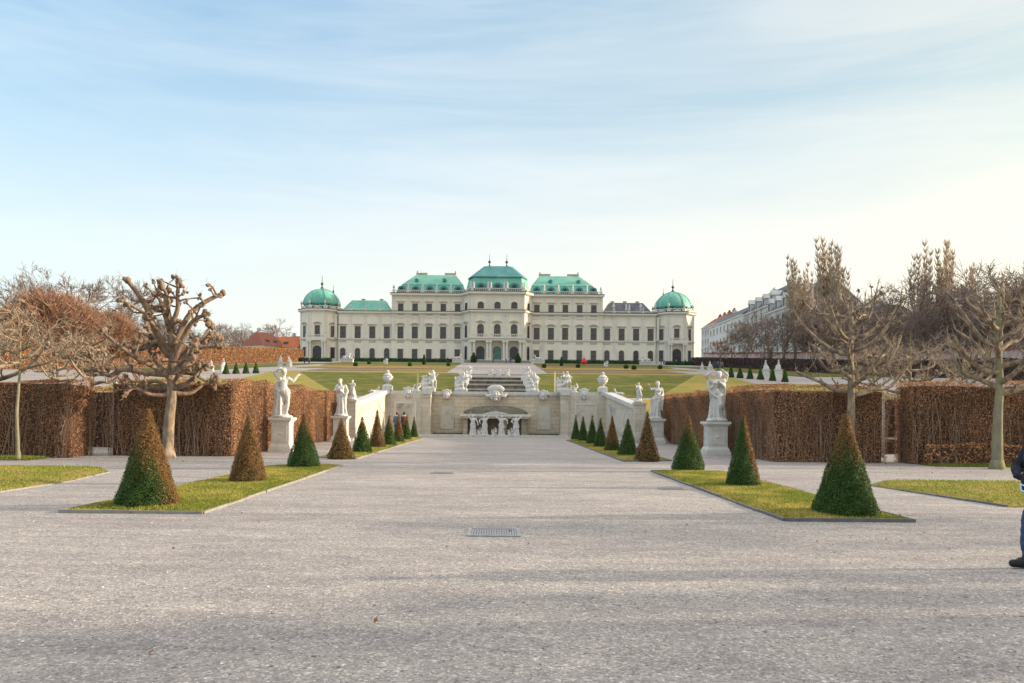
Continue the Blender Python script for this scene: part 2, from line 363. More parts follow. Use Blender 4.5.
# thin veil of high cloud: streaks stretched along the horizon
tc = nt.nodes.new('ShaderNodeTexCoord')
def wmap(scale, rot=(0, 0, 0)):
    mp = nt.nodes.new('ShaderNodeMapping'); mp.inputs['Scale'].default_value = scale; mp.inputs['Rotation'].default_value = rot
    nt.links.new(tc.outputs['Generated'], mp.inputs['Vector']); return mp
def wnoise(scale, det, ro, mp):
    n = nt.nodes.new('ShaderNodeTexNoise'); n.inputs['Scale'].default_value = scale; n.inputs['Detail'].default_value = det; n.inputs['Roughness'].default_value = ro
    n.inputs['Distortion'].default_value = .35
    nt.links.new(mp.outputs[0], n.inputs['Vector']); return n
n1 = wnoise(3.0, 9, .6, wmap((.5, 1, 5.0), (R(4), R(9), 0))); n2 = wnoise(1.4, 3, .5, wmap((1, 1, 2.)))
r1 = _ramp(nt, n1.outputs['Fac'], [(.34, (0, 0, 0)), (.68, (1, 1, 1))]); r2 = _ramp(nt, n2.outputs['Fac'], [(.3, (.25, .25, .25)), (.7, (1, 1, 1))])
cl = _mix(nt, 1., r1.outputs['Color'], r2.outputs['Color'], 'MULTIPLY')
sep = nt.nodes.new('ShaderNodeSeparateXYZ'); nt.links.new(tc.outputs['Generated'], sep.inputs[0])
# veil of thin high cloud: cream at the horizon, pale blue higher up, made brighter overhead, out of view, as added fill
veil = _ramp(nt, sep.outputs[2], [(.0, (3.7, 3.48, 2.8)), (.10, (3.7, 3.56, 3.05)), (.19, (3.45, 3.52, 3.3)), (.29, (2.4, 2.98, 3.3)), (.45, (1.12, 1.98, 2.8)), (.60, (5.2, 5.05, 4.95)), (1, (7.2, 6.9, 6.7))])
amt = nt.nodes.new('ShaderNodeMath'); amt.operation = 'MULTIPLY'; amt.inputs[1].default_value = .48
nt.links.new(cl, amt.inputs[0])
dt = nt.nodes.new('ShaderNodeVectorMath'); dt.operation = 'DOT_PRODUCT'; dt.inputs[1].default_value = sd
nt.links.new(tc.outputs['Generated'], dt.inputs[0])
mr = nt.nodes.new('ShaderNodeMapRange'); mr.inputs['From Min'].default_value = -.6; mr.inputs['From Max'].default_value = .8; nt.links.new(dt.outputs['Value'], mr.inputs['Value'])
tint = _ramp(nt, mr.outputs[0], [(0, (.84, .98, 1.06)), (.45, (1, 1, 1)), (.8, (1.06, .99, .90)), (1, (1.25, 1.08, .85))])
base = _mix(nt, .8, sky.outputs[0], veil.outputs['Color'])
base = _mix(nt, amt.outputs[0], base, (3.8, 3.85, 3.8))
nt.links.new(_mix(nt, 1., base, tint.outputs['Color'], 'MULTIPLY'), bg.inputs['Color'])
bg.inputs['Strength'].default_value = .15

vs = sc.view_settings
sc.display_settings.display_device = 'sRGB'
vs.view_transform = 'Standard'; vs.look = 'None'; vs.gamma = 1; vs.use_curve_mapping = False; vs.exposure = .97
sc.cycles.use_denoising = True
sc.cycles.max_bounces = 6; sc.cycles.diffuse_bounces = 3; sc.cycles.transparent_max_bounces = 4

def D_of(px, py): return 0
def unroll(px, py):
    a = math.tan(R(ROLL)); return px + (py-413)*a, py - (px-497)*a
def gp(px, py):
    """ground point (flat lower garden) measured in the photo"""
    x, y = unroll(px, py); d = EYE*F/(y-413); return ((x-497)*d/F, d)
def at(px, py, Y):
    x, y = unroll(px, py); return ((x-497)*Y/F, Y, EYE+(413-y)*Y/F)
# ------------------------------------------------------------------ terrain
_K = [(-400, 0), (59.4, 0), (60, 3.0), (64, 3.05), (90, 6.1), (110, 7.06), (255, 17.75), (300, 18.1), (700, 21), (4000, 24)]
_KS = [(-400, 0), (46.5, 0), (60, 2.9), (64, 3.05), (90, 6.1), (110, 7.06), (255, 17.75), (300, 18.1), (700, 21), (4000, 24)]
def T(x, y):
    k = _K if abs(x) < 8.4 else _KS
    return float(np.interp(y, [a for a, b in k], [b for a, b in k]))
def gridmesh(xs, ys, zf, off=0):
    mb = MB(); xs = list(xs); ys = list(ys); nx = len(xs)
    v = [(x, y, zf(x, y)+off) for y in ys for x in xs]
    f = [(j*nx+i, j*nx+i+1, (j+1)*nx+i+1, (j+1)*nx+i) for j in range(len(ys)-1) for i in range(nx-1)]
    return mb.add(v, f)
xs = [-3000, -1500, -800, -400, -200, -120] + list(np.arange(-90, -8.5, 6)) + [-8.45, -8.35] + list(np.arange(-6, 7, 3)) + [8.35, 8.45] + list(np.arange(12, 96, 6)) + [120, 200, 400, 800, 1500, 3000]
ys = [-300, -60, -20, 0, 8, 16, 24, 32, 40, 46.5, 50, 53, 56, 58.8, 59.4, 60, 62, 64, 70, 77, 84, 90, 97, 110, 130, 150, 180, 210, 235, 255, 265, 300, 400, 700, 1200, 2200, 4000]
struct('ground', gridmesh(xs, ys, T), M['gravel'])

def sheet(name, y0, y1, x0f, x1f, mat, off=.03, nx=8, ny=24, rough=0, kind='structure'):
    ys = np.linspace(y0, y1, ny+1); mb = MB(); v = []; rg = np.random.default_rng(len(name)+int(abs(y0)*7))
    for y in ys:
        a = x0f(y) if callable(x0f) else x0f; b = x1f(y) if callable(x1f) else x1f
        ja, jb = rg.normal(0, rough, 2) if rough else (0, 0)
        for t in np.linspace(0, 1, nx+1):
            x = a+(b-a)*t + ja*(1-t) + jb*t; v.append((x, y, T(x, y)+off))
    f = [(j*(nx+1)+i, j*(nx+1)+i+1, (j+1)*(nx+1)+i+1, (j+1)*(nx+1)+i) for j in range(ny) for i in range(nx)]
    mb.add(v, f); return tag(part(name, mb, mat), kind=kind)

# grass beds of the lower garden: slightly domed turf inside a stone edging
def inpoly(px, py, poly):
    c = np.zeros(len(px), bool); n = len(poly)
    for i in range(n):
        x0, y0 = poly[i]; x1, y1 = poly[(i+1) % n]
        k = ((y0 > py) != (y1 > py)) & (px < (x1-x0)*(py-y0)/(y1-y0+1e-12)+x0); c ^= k
    return c
def edge_dist(px, py, poly):
    d = np.full(len(px), 1e9)
    for i in range(len(poly)):
        a = np.array(poly[i]); b = np.array(poly[(i+1) % len(poly)]); ab = b-a
        t = np.clip(((px-a[0])*ab[0]+(py-a[1])*ab[1])/(ab@ab), 0, 1); d = np.minimum(d, np.hypot(px-a[0]-t*ab[0], py-a[1]-t*ab[1]))
    return d
def turf(poly, mat, h=.05):
    bm = bmesh.new(); vs_ = [bm.verts.new((x, y, 0)) for x, y in poly]; bm.faces.new(vs_)
    bmesh.ops.triangulate(bm, faces=bm.faces[:])
    for _ in range(5):
        bmesh.ops.subdivide_edges(bm, edges=[e for e in bm.edges if e.calc_length() > .45], cuts=1, use_grid_fill=True)
        bmesh.ops.triangulate(bm, faces=bm.faces[:])
    P = np.array([v.co[:] for v in bm.verts]); d = edge_dist(P[:, 0], P[:, 1], poly)
    z = .012 + h*np.clip(d/.35, 0, 1) + .012*np.sin(P[:, 0]*3.1+P[:, 1]*1.7)*np.clip(d, 0, 1)
    for v, zz in zip(bm.verts, z): v.co.z = zz
    me = bpy.data.meshes.new('lawn'); bm.to_mesh(me); bm.free(); me.polygons.foreach_set('use_smooth', [True]*len(me.polygons))
    return tag(put('lawn', me, mat), kind='structure')
def edging(poly, closed, mat, wid=.045, h=.045):
    mb = MB(); n = len(poly); rg = np.random.default_rng(3)
    for i in range(n if closed else n-1):
        a = np.array(poly[i]); b = np.array(poly[(i+1) % n]); L = np.linalg.norm(b-a); u = (b-a)/L; nn = np.array((-u[1], u[0])); k = max(1, int(L/1.1))
        for j in range(k):
            p = a+u*(L*j/k+.006); q = a+u*(L*(j+1)/k-.006); hh = h+rg.normal(0, .006); o = nn*rg.normal(0, .006)
            mb.prism_xy([tuple(p+o-nn*wid/2), tuple(q+o-nn*wid/2), tuple(q+o+nn*wid/2), tuple(p+o+nn*wid/2)], -.05, hh)
    return tag(part('edging', mb, mat), kind='structure')
GREENS = np.array([(.19, .235, .035), (.26, .28, .05), (.42, .36, .085), (.52, .42, .13), (.14, .20, .03)])
def blades(polys, dens, ln, name='grass', dry=.5, seed=1):
    rg = np.random.default_rng(seed); mb = MB()
    for poly in polys:
        P = np.array(poly); lo = P.min(0); hi = P.max(0); A = np.prod(hi-lo); n = int(A*dens)
        x = rg.uniform(lo[0], hi[0], n); y = rg.uniform(lo[1], hi[1], n); k = inpoly(x, y, poly); x, y = x[k], y[k]
        d = edge_dist(x, y, poly); n = len(x)
        z = .012+.05*np.clip(d/.35, 0, 1); a = rg.uniform(0, 6.28, n); l = ln*rg.uniform(.5, 1.3, n); lean = rg.uniform(.1, .7, n); wd = rg.uniform(.006, .012, n)
        patch = .5+.27*np.sin(x*1.3+2*np.sin(y*.6))*np.sin(y*.9+x*.4)+.23*np.sin(x*4.1+np.sin(y*2.3)*1.5)*np.sin(y*2.9-x)
        base = np.stack([x, y, z], 1); sd_ = np.stack([np.cos(a+1.57), np.sin(a+1.57), 0*a], 1)*wd[:, None]; tip = base + np.stack([np.cos(a)*lean*l, np.sin(a)*lean*l, l], 1)
        v = np.stack([base-sd_, base+sd_, tip], 1).reshape(-1, 3)
        ci = rg.random(n); c = np.where((ci < np.clip(dry*1.7*(patch-.28), .04, .92))[:, None], GREENS[2+rg.integers(0, 2, n)], GREENS[[0, 1, 4, 0]][rg.integers(0, 4, n)])
        mb.add(v, np.arange(3*n).reshape(n, 3), np.repeat(c, 3, 0))
    return tag(part(name, mb, M['blade']), kind='stuff')

XI, XO = 4.75, 7.0
SL1 = [(-7.15, 13.1), (-4.8, 13.1), (-4.8, 25.0), (-6.9, 24.4)]
SR1 = [(4.65, 12.9), (6.75, 12.9), (6.85, 23.6), (4.6, 23.8)]
SL2 = [(-6.6, 29.3), (-5.0, 28.6), (-4.75, 52.5), (-6.4, 52.5)]
SR2 = [(4.55, 28.6), (6.4, 29.3), (6.2, 51), (4.45, 51)]
LL = [(-10.0, 14.0), (-10.0, 19.0), (-10.4, 21.5), (-11.5, 23.2), (-40, 24), (-40, 14.0)]
LR = [(9.7, 15.2), (40, 15.2), (40, 21.6), (10.2, 21.0), (9.2, 19.6)]
for p_, m_ in ((SL1, 'grass'), (SR1, 'grass'), (SL2, 'grass'), (SR2, 'grass'), (LL, 'grass'), (LR, 'grass')): turf(p_, M[m_])
edging(SL1, True, M['kerb']); edging(SR1, True, M['kerb_dark']); edging(SL2, True, M['kerb']); edging(SR2, True, M['kerb_dark'])
edging(LL[:4], False, M['kerb'], .04, .03); edging([LR[0], LR[4], LR[3]], False, M['kerb_dark'], .04, .03)
blades([SL1, SR1], 2600, .035, dry=.95, seed=1); blades([[(x, y) for x, y in LR if x < 99], LL], 420, .04, dry=.45, seed=2); blades([SL2, SR2], 500, .045, dry=.95, seed=3)
# turf at the feet of the right and left hedges
HG1 = [(15.1, 27.4), (39, 27.4), (39, 28.7), (15.1, 28.7)]; HG2 = [(-39, 26.2), (-15.4, 26.2), (-15.4, 27.6), (-39, 27.6)]
turf(HG1, M['grass_green']); turf(HG2, M['grass_green']); blades([HG1, HG2], 700, .06, dry=.1, seed=4)

# loose stones on the gravel close by
rg = np.random.default_rng(5); mb = MB(); n = 5200
d_ = 3.4+13*rg.random(n)**1.7; x_ = (rg.random(n)-.5)*1.5*d_*1.05; r_ = rg.uniform(.004, .011, n)*rg.choice([1, 1, 1, 1.7], n)
oct_ = np.array([(1, 0, 0), (-1, 0, 0), (0, 1, 0), (0, -1, 0), (0, 0, .6), (0, 0, -.6)]); of = np.array([(0, 2, 4), (2, 1, 4), (1, 3, 4), (3, 0, 4), (2, 0, 5), (1, 2, 5), (3, 1, 5), (0, 3, 5)])
v = np.stack([x_, d_, r_*.25], 1)[:, None]+oct_[None]*r_[:, None, None]*rg.uniform(.7, 1.2, (n, 6, 1))
shade = rg.choice([.22, .35, .5, .7], n, p=[.3, .35, .25, .1]); c = np.stack([shade, shade*.96, shade*.92], 1)
ok = ~(inpoly(x_, d_, SL1) | inpoly(x_, d_, SR1) | inpoly(x_, d_, LR) | inpoly(x_, d_, LL)); v = v[ok]; c = c[ok]; n = len(v)
mb.add(v.reshape(-1, 3), (np.arange(n)[:, None, None]*6+of[None]).reshape(-1, 3), np.repeat(c, 6, 0))
tag(part('pebbles', mb, leafmat('pebble_stone', .9, 0)), kind='stuff')

# ------------------------------------------------------------------ upper garden sheets
pl = lambda s: (lambda y: s*(6.7+(y-92)*.027))
ridge = lambda y: 13.6 + (y-66)*.36
for s in (-1, 1):
    f = lambda a: (lambda y: s*a(y)) if callable(a) else s*a
    inn = lambda y: 3.5+.025*(y-64)
    lo, hi = (lambda y, s=s: s*inn(y)), (lambda y, s=s: s*ridge(y))
    sheet('lawn', 61, 90, lo, hi, M['grass_green'], .03, 10, 20)
    sheet('lawn', 48, 79, (lambda y, s=s: s*ridge(y) if y > 64 else s*13.2 if y > 60 else s*9.), s*34, M['grass_dry'], .03, 10, 20)
    sheet('lawn', 79, 90.4, (lambda y, s=s: s*ridge(y)), s*25.5, M['grass_dry'], .03, 6, 10)
    # the parterre above the bank: bands of turf, beds and gravel
    sheet('lawn', 92.5, 118, pl(s), s*30, M['grass_dry'], .04, 8, 10)
    sheet('flower_bed', 121, 140, pl(s), s*29, M['bed'], .05, 8, 8)
    sheet('lawn', 142, 168, pl(s), s*36, M['grass'], .06, 8, 10)
    sheet('flower_bed', 171, 186, pl(s), s*38, M['bed'], .07, 8, 8)
    sheet('lawn', 188, 236, pl(s), s*44, M['grass_green'], .08, 8, 10)
    sheet('lawn', 96, 200, s*42, s*55, M['grass_green'], .06, 6, 12)

# withered leaves blown over turf and gravel
rg = np.random.default_rng(15); mb = MB(); P = []
for poly, n in ((SL1, 260), (SR1, 260), (LL, 380), (LR, 320), ([(-10, 28), (10, 28), (10, 31), (-10, 31)], 120), ([(-24, 24), (-10, 24), (-10, 29.4), (-24, 29.4)], 420), ([(10.2, 22), (24, 22), (24, 28.6), (10.2, 28.6)], 420), ([(-9.7, 31), (-7.3, 31), (-7.3, 52), (-9.7, 52)], 300), ([(7.3, 31), (10, 31), (10, 52), (7.3, 52)], 300), ([(-9, 4), (9, 4), (9, 14), (-9, 14)], 110)):
    q = np.array(poly); lo, hi = q.min(0), q.max(0); x = rg.uniform(lo[0], hi[0], n); y = rg.uniform(lo[1], hi[1], n); k = inpoly(x, y, poly); x, y = x[k], y[k]
    g_ = sum(inpoly(x, y, p_) for p_ in (SL1, SR1, LL, LR)) > 0; P.append(np.stack([x, y, np.where(g_, .085, .02)], 1))
P = np.concatenate(P); n = len(P); c = np.array([(.26, .13, .06), (.34, .19, .09), (.18, .09, .05), (.40, .26, .13)])[rg.integers(0, 4, n)]
mb.leaves(P, np.tile((0, 0, 1.), (n, 1)), .026, c, rg, .35, .6); tag(part('leaf_litter', mb, M['leaf']), kind='stuff')
# ------------------------------------------------------------------ cascade wall, basin and steps
cw = thing('cascade_wall', 'pale stone retaining wall with panels and sloping side walls below the palace bank', 'wall', (0, 58, 0))
OX = -.1
# wall things are built in local coordinates (y measured from 58)
mb = MB(); mb.box(-4.75+OX, 4.75+OX, 1.2, 1.7, -.1, 3.05); part('recess_wall', mb, M['wall_old'], cw)
for s in (-1, 1):
    mb = MB(); a, b = sorted((s*4.72+OX, s*5.3+OX)); mb.box(a, b, 0, 1.7, -.1, 3.02); mb.box(a-.05, b+.05, -.05, 1.2, -.1, .22); mb.box(a-.04, b+.04, -.05, 1.2, 2.8, 2.9)
    pp = part('pilaster', mb, M['wall_stone'], cw)
    mb = MB(); a, b = sorted((s*5.3+OX, s*7.75+OX)); mb.box(a, b, .1, 1.7, -.1, 3.02); part('wall_panel', mb, M['wall_stone'], cw)
    mb = MB(); a, b = sorted((s*5.75+OX, s*7.35+OX)); z0, z1 = .45, 2.45
    for q in ((a, b, z0, z0+.1), (a, b, z1-.1, z1), (a, a+.1, z0+.1, z1-.1), (b-.1, b, z0+.1, z1-.1)): mb.box(q[0], q[1], .05, .14, q[2], q[3])
    part('panel_frame', mb, M['pedestal'], cw)
    mb = MB(); mb.box(a+.1, b-.1, .075, .14, z0+.1, z1-.1); part('panel_field', mb, M['wall_grey'], cw)
    mb = MB(); a, b = sorted((s*7.75+OX, s*8.4+OX)); mb.box(a, b, -.05, 1.7, -.1, 3.02); mb.box(a-.04, b+.04, -.1, 1.2, -.1, .22); part('corner_post', mb, M['wall_stone'], cw)
    # panels in the recess
    for (xa, xb, mt) in ((3.05, 4.1, 'wall_grey'),):
        mb = MB(); a, b = sorted((s*xa+OX, s*xb+OX)); z0, z1 = .5, 2.35
        for q in ((a, b, z0, z0+.08), (a, b, z1-.08, z1), (a, a+.08, z0+.08, z1-.08), (b-.08, b, z0+.08, z1-.08)): mb.box(q[0], q[1], 1.14, 1.25, q[2], q[3])
        part('panel_frame', mb, M['wall_stone'], cw)
        mb = MB(); mb.box(a+.08, b-.08, 1.17, 1.25, z0+.08, z1-.08); part('panel_field', mb, M['wall_grey'], cw)
    # sloping side wall coming forward from the corner post
    mb = MB(); p0 = np.array((s*8.18+OX, -.05)); p1 = np.array((s*8.62+OX, -10)); u = p1-p0; nrm = np.array((-u[1], u[0]))/np.linalg.norm(u)*.22
    def slab(zl0, zl1, zh0, zh1, wd, mat, nm, t0=0., t1=1.):
        mb = MB(); A = p0+u*t0; B = p0+u*t1; nn = nrm*wd
        mb.add([(*(A-nn), zl0), (*(B-nn), zl1), (*(B+nn), zl1), (*(A+nn), zl0), (*(A-nn), zh0), (*(B-nn), zh1), (*(B+nn), zh1), (*(A+nn), zh0)],
               [(0, 3, 2, 1), (4, 5, 6, 7), (0, 1, 5, 4), (1, 2, 6, 5), (2, 3, 7, 6), (3, 0, 4, 7)])
        return part(nm, mb, mat, cw)
    slab(-.1, -.1, 3.0, 2.0, 1., M['wall_stone'], 'side_wall'); slab(3.0, 2.0, 3.26, 2.26, 1.5, M['marble'], 'side_coping')
    slab(-.1, -.1, .2, .2, 1.12, M['pedestal'], 'side_plinth')
    slab(.5, .5, 2.45, 1.6, 1.1, M['wall_grey'], 'side_field', .06, .9)
    mb = MB(); q = p1; mb.box(q[0]-.32, q[0]+.32, q[1]-.5, q[1]+.12, -.1, 2.28); mb.box(q[0]-.38, q[0]+.38, q[1]-.56, q[1]+.16, 2.28, 2.4); part('end_post', mb, M['wall_stone'], cw)
mb = MB(); mb.box(-4.7+OX, 4.7+OX, 1.05, 1.85, 3.05, 3.27); mb.box(-4.7+OX, 4.7+OX, 1.12, 1.2, 2.95, 3.05)
for s in (-1, 1):
    a, b = sorted((s*4.7+OX, s*8.4+OX)); mb.box(a, b, .1, 1.8, 3.02, 3.27)
    a, b = sorted((s*4.64+OX, s*5.38+OX)); mb.box(a, b, -.1, .1, 3.02, 3.3)
    a, b = sorted((s*7.7+OX, s*8.46+OX)); mb.box(a, b, -.14, .1, 3.02, 3.3)
part('coping', mb, M['marble'], cw)
mb = MB(); mb.box(-6, 6, -1.05, -.7, -.05, .14); mb.box(-6.1, 6.1, -.7, -.55, -.05, .05); tag(part('kerb', mb, M['marble'], None, (OX, 58, 0)), kind='structure')

# basin front: gabled entablature carried by four figures, dark niche behind, mossy half dome on top
M['niche'] = nmat('niche_back_stone', (.24, .20, .15), (.44, .37, .28), 2, .9, .5, .03)
fn = thing('fountain_niche', 'stone fountain niche with low gable and mossy half dome set in the cascade wall', 'fountain', (OX, 58, 0))
mb = MB(); mb.box(-2.15, 2.15, .95, 1.195, 0, 1.3); part('back_wall', mb, M['niche'], fn)
for x in (-2.2, -.75, .65, 2.05):
    mb = MB(); mb.box(x-.16, x+.16, .3, .95, 0, 1.3); part('pier', mb, M['wall_old'], fn)
mb = MB(); mb.box(-2.45, 2.42, -.15, 1.19, 1.3, 1.44); mb.box(-2.6, 2.57, -.28, 1.19, 1.44, 1.62); part('entablature', mb, M['pedestal'], fn)
mb = MB(); mb.prism_xz([(-1.0, 1.62), (1.0, 1.62), (.6, 1.74), (0, 1.84), (-.6, 1.74)], -.3, .1); part('gable', mb, M['marble'], fn)
mb = MB()
prof = [(1., 0), (.97, .25), (.88, .5), (.7, .74), (.45, .92), (.02, 1.)]
mb.lathe([(r*2.4, 1.62+h*.62) for r, h in prof], 28, (0, 1.16, 0), 1, .45); part('half_dome', mb, M['moss'], fn)
mb = MB(); mb.box(-2.6, 2.6, -.45, .3, 0, .1); part('plinth', mb, M['moss'], fn)
mb = MB()
for s in (-1, 1):
    mb = MB(); mb.box(*sorted((s*2.5, s*4.6)), .75, 1.19, 0, .22); part('side_basin', mb, M['moss'], fn)

# water steps above the wall
ws = thing('water_steps', 'dark wet stepped cascade of four broad ledges between pale side walls', 'cascade', (OX, 62, 0))
N = 4
for i in range(N):
    y0 = .6+i*6.2; z0 = 3.0+i*.6; hw = 2.45-.02*i
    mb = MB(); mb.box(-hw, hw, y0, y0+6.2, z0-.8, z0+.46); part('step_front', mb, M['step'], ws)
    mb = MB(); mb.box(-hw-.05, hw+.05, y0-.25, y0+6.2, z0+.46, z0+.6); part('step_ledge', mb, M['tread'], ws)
for s in (-1, 1):
    mb = MB()
    for i in range(N): mb.box(*sorted((s*2.5, s*2.95)), .3+i*6.2, .3+(i+1)*6.2, 2.6+i*.6, 3.5+i*.64)
    part('side_wall', mb, M['pedestal'], ws)
mb = MB(); mb.box(-2.9, 2.9, 25.4, 26, 5., 5.95); part('top_wall', mb, M['tread'], ws)
pth = lambda a: (lambda y: a*(6.5 if y > 92 else 3.2+(y-88)*.9))
sheet('path', 88.6, 112, pth(-1), pth(1), M['kerb'], .05, 6, 16)

# drain grate and small covers in the gravel, one over a possible shadow streak
def grate(px, py, w, d, nb, label):
    x, y = gp(px, py); g = thing('drain_grate', label, 'drain', (x, y, .006))
    mb = MB()
    for q in ((-w/2, w/2, -d/2, -d/2+.05), (-w/2, w/2, d/2-.05, d/2), (-w/2, -w/2+.05, -d/2+.05, d/2-.05), (w/2-.05, w/2, -d/2+.05, d/2-.05)): mb.box(*q, -.02, .014)
    part('rim', mb, M['kerb_steel'], g); mb = MB()
    for i in range(nb):
        x = -w/2+.05+(w-.1)*(i+.5)/nb; mb.box(x-.012, x+.012, -d/2+.05, d/2-.05, -.02, .008)
    for j in range(3):
        yy = -d/2+d*(j+1)/4; mb.box(-w/2+.05, w/2-.05, yy-.012, yy+.012, -.02, .004)
    part('bars', mb, M['kerb_steel'], g); mb = MB(); mb.box(-w/2+.05, w/2-.05, -d/2+.05, d/2-.05, -.1, -.004); part('pit', mb, M['kerb_dark'], g)
M['kerb_steel'] = nmat('galvanised_steel', (.24, .24, .26), (.33, .33, .35), 6, .55, .1)
grate(494, 533, .74, .72, 18, 'square grey steel drain grate in the gravel at the centre of the open forecourt')
def cover(px, py, w, d, label, stone=None):
    x, y = gp(px, py); g = thing('drain_cover', label, 'drain', (x, y, .004)); mb = MB(); mb.box(-w/2, w/2, -d/2, d/2, -.03, .012); part('plate', mb, M['kerb_dark'], g)
    mb = MB(); mb.box(-w/2-.05, w/2+.05, -d/2-.05, -d/2, -.03, .010); mb.box(-w/2-.05, w/2+.05, d/2, d/2+.05, -.03, .010); mb.box(-w/2-.05, -w/2, -d/2, d/2, -.03, .010); mb.box(w/2, w/2+.05, -d/2, d/2, -.03, .010); part('frame', mb, M['kerb'], g)
cover(443, 473, .55, .5, 'small dark drain plate in the gravel left of the central axis')
cover(672, 489, .5, .35, 'dark plate for a possible shadow streak in the gravel beside the right near grass bed')  # dark plate stands in for a streak that may be only cast shade
# ------------------------------------------------------------------ human figures (statues and people)
def skel(**kw):
    J = dict(pelvis=(0, 0, .53), waist=(0, 0, .61), chest=(0, .005, .72), neck=(0, .01, .82), head=(0, -.005, .915),
             hipL=(-.052, 0, .50), kneeL=(-.056, -.01, .28), ankL=(-.056, .015, .045), toeL=(-.062, -.085, .02),
             hipR=(.052, 0, .50), kneeR=(.056, -.01, .28), ankR=(.056, .015, .045), toeR=(.062, -.085, .02),
             shL=(-.108, .01, .79), elL=(-.145, .02, .63), wrL=(-.14, -.05, .49), haL=(-.14, -.07, .44),
             shR=(.108, .01, .79), elR=(.145, .02, .63), wrR=(.14, -.05, .49), haR=(.14, -.07, .44))
    J.update(kw); return {k: np.array(v, float) for k, v in J.items()}
def figure(mb, J, H, female=True, off=(0, 0, 0), hands=True, fat=1., rot=0, head=True):
    o = np.array(off, float); c, s_ = math.cos(rot), math.sin(rot)
    def P(k):
        v = (J[k] if isinstance(k, str) else np.array(k, float))*H; return o+np.array((v[0]*c-v[1]*s_, v[0]*s_+v[1]*c, v[2]))
    def cap(a, ra, b, rb): mb.capsule(P(a), ra*H*fat, P(b), rb*H*fat, 10)
    h = J['head']
    if head:
        mb.sphere(P(h+(0, 0, .012)), (.052*H, .060*H, .066*H), 14, 10)
        cap(h+np.array((0, -.02, -.03)), .036, h+np.array((0, -.025, -.045)), .028)   # jaw
        cap(h+np.array((0, -.058, .012)), .008, h+np.array((0, -.072, -.008)), .011)  # nose
        for q in (-1, 1):
            mb.sphere(P(h+np.array((q*.053, .005, .0))), (.008*H, .014*H, .02*H), 8, 6)
            mb.sphere(P(h+np.array((q*.02, -.052, .022))), .012*H, 8, 6)
        mb.sphere(P(h+np.array((0, -.057, -.03))), (.016*H, .01*H, .008*H), 8, 6)
    cap('neck', .032, h-np.array((0, 0, .03)), .030)
    sw = .035 if female else .042
    cap('chest', .088 if not female else .078, 'waist', .068 if female else .078); cap('waist', .068 if female else .078, 'pelvis', .085)
    cap('shL', sw, 'chest', .07); cap('shR', sw, 'chest', .07); cap('neck', .035, 'chest', .06)
    if female:
        for q in (-1, 1): mb.sphere(P(J['chest']+np.array((q*.042, -.062, .01))), .036*H, 10, 8)
    for S in 'LR':
        cap('pelvis', .07, 'hip'+S, .068); cap('hip'+S, .068, 'knee'+S, .042)
        k = J['knee'+S]; a = J['ank'+S]; m = k+(a-k)*.3+np.array((0, .012, 0)); cap('knee'+S, .041, m, .040); cap(m, .040, 'ank'+S, .024)
        cap('ank'+S, .026, 'toe'+S, .02)
        cap('sh'+S, sw, 'el'+S, .028); e = J['el'+S]; w_ = J['wr'+S]; m = e+(w_-e)*.35; cap('el'+S, .027, m, .028); cap(m, .028, 'wr'+S, .018)
        if hands:
            w_ = J['wr'+S]; d = J['ha'+S]-w_; d = d/(np.linalg.norm(d)+1e-9)
            sd2 = np.cross(d, (0, 1., .2)); sd2 /= (np.linalg.norm(sd2)+1e-9); nn = np.cross(d, sd2)
            pc = w_+d*.03; mb.capsule(P(w_), .017*H, P(pc), .02*H, 8)
            for i, (t, L) in enumerate(((-1.2, .036), (-.4, .042), (.4, .040), (1.2, .032))):
                b0 = w_+d*.045+sd2*t*.0125; b1 = b0+d*L*.55+nn*.004; b2 = b1+d*L*.4+nn*.016
                mb.tube([P(b0), P(b1), P(b2)], [.0075*H, .0068*H, .005*H], 6)
            t0 = w_+d*.018+sd2*.016; mb.tube([P(t0), P(t0+sd2*.016+d*.018), P(t0+sd2*.018+d*.036+nn*.006)], [.009*H, .0075*H, .006*H], 6)
        else: mb.sphere(P('ha'+S), .022*H, 8, 6)
def skirt(mb, z0, z1, r0, r1, folds=9, depth=.12, c=(0, 0), c1=None, seed=0, sx=1., sy=.85, nz=10):
    """a hanging cloth: closed lofted tube with deep folds, r0 at the hem z0, r1 at the top z1"""
    rg = np.random.default_rng(seed); n = 48; a = np.arange(n)/n*2*math.pi; ph = rg.uniform(0, 6.28, 3); c1 = c if c1 is None else c1
    v = []
    for i in range(nz+1):
        t = i/nz; z = z0+(z1-z0)*t; r = r0+(r1-r0)*t**.8; dd = depth*(1-t*.75)
        tw = t*.6
        rr = r*(1+dd*np.sin(folds*a+ph[0]+tw)+dd*.6*np.sin((folds-4)*a+ph[1]-tw*2))
        cx = c[0]+(c1[0]-c[0])*t; cy = c[1]+(c1[1]-c[1])*t
        v.append(np.stack([cx+rr*np.cos(a)*sx, cy+rr*np.sin(a)*sy, np.full(n, z)], 1))
    v = np.concatenate(v); f = [(i*n+j, i*n+(j+1) % n, (i+1)*n+(j+1) % n, (i+1)*n+j) for i in range(nz) for j in range(n)]
    mb.add(v, f+[tuple(range(n-1, -1, -1)), tuple(range(nz*n, nz*n+n))])
def drape(mb, pts, r, seed=0, n=3):
    """bunched folds of cloth laid along a path"""
    rg = np.random.default_rng(seed)
    for k in range(n):
        q = [np.array(p)+rg.normal(0, r*.5, 3) for p in pts]; mb.tube(q, [r*rg.uniform(.6, 1.1) for _ in q], 8)
        for p in (q[0], q[-1]): mb.sphere(p, r*.8, 8, 6)
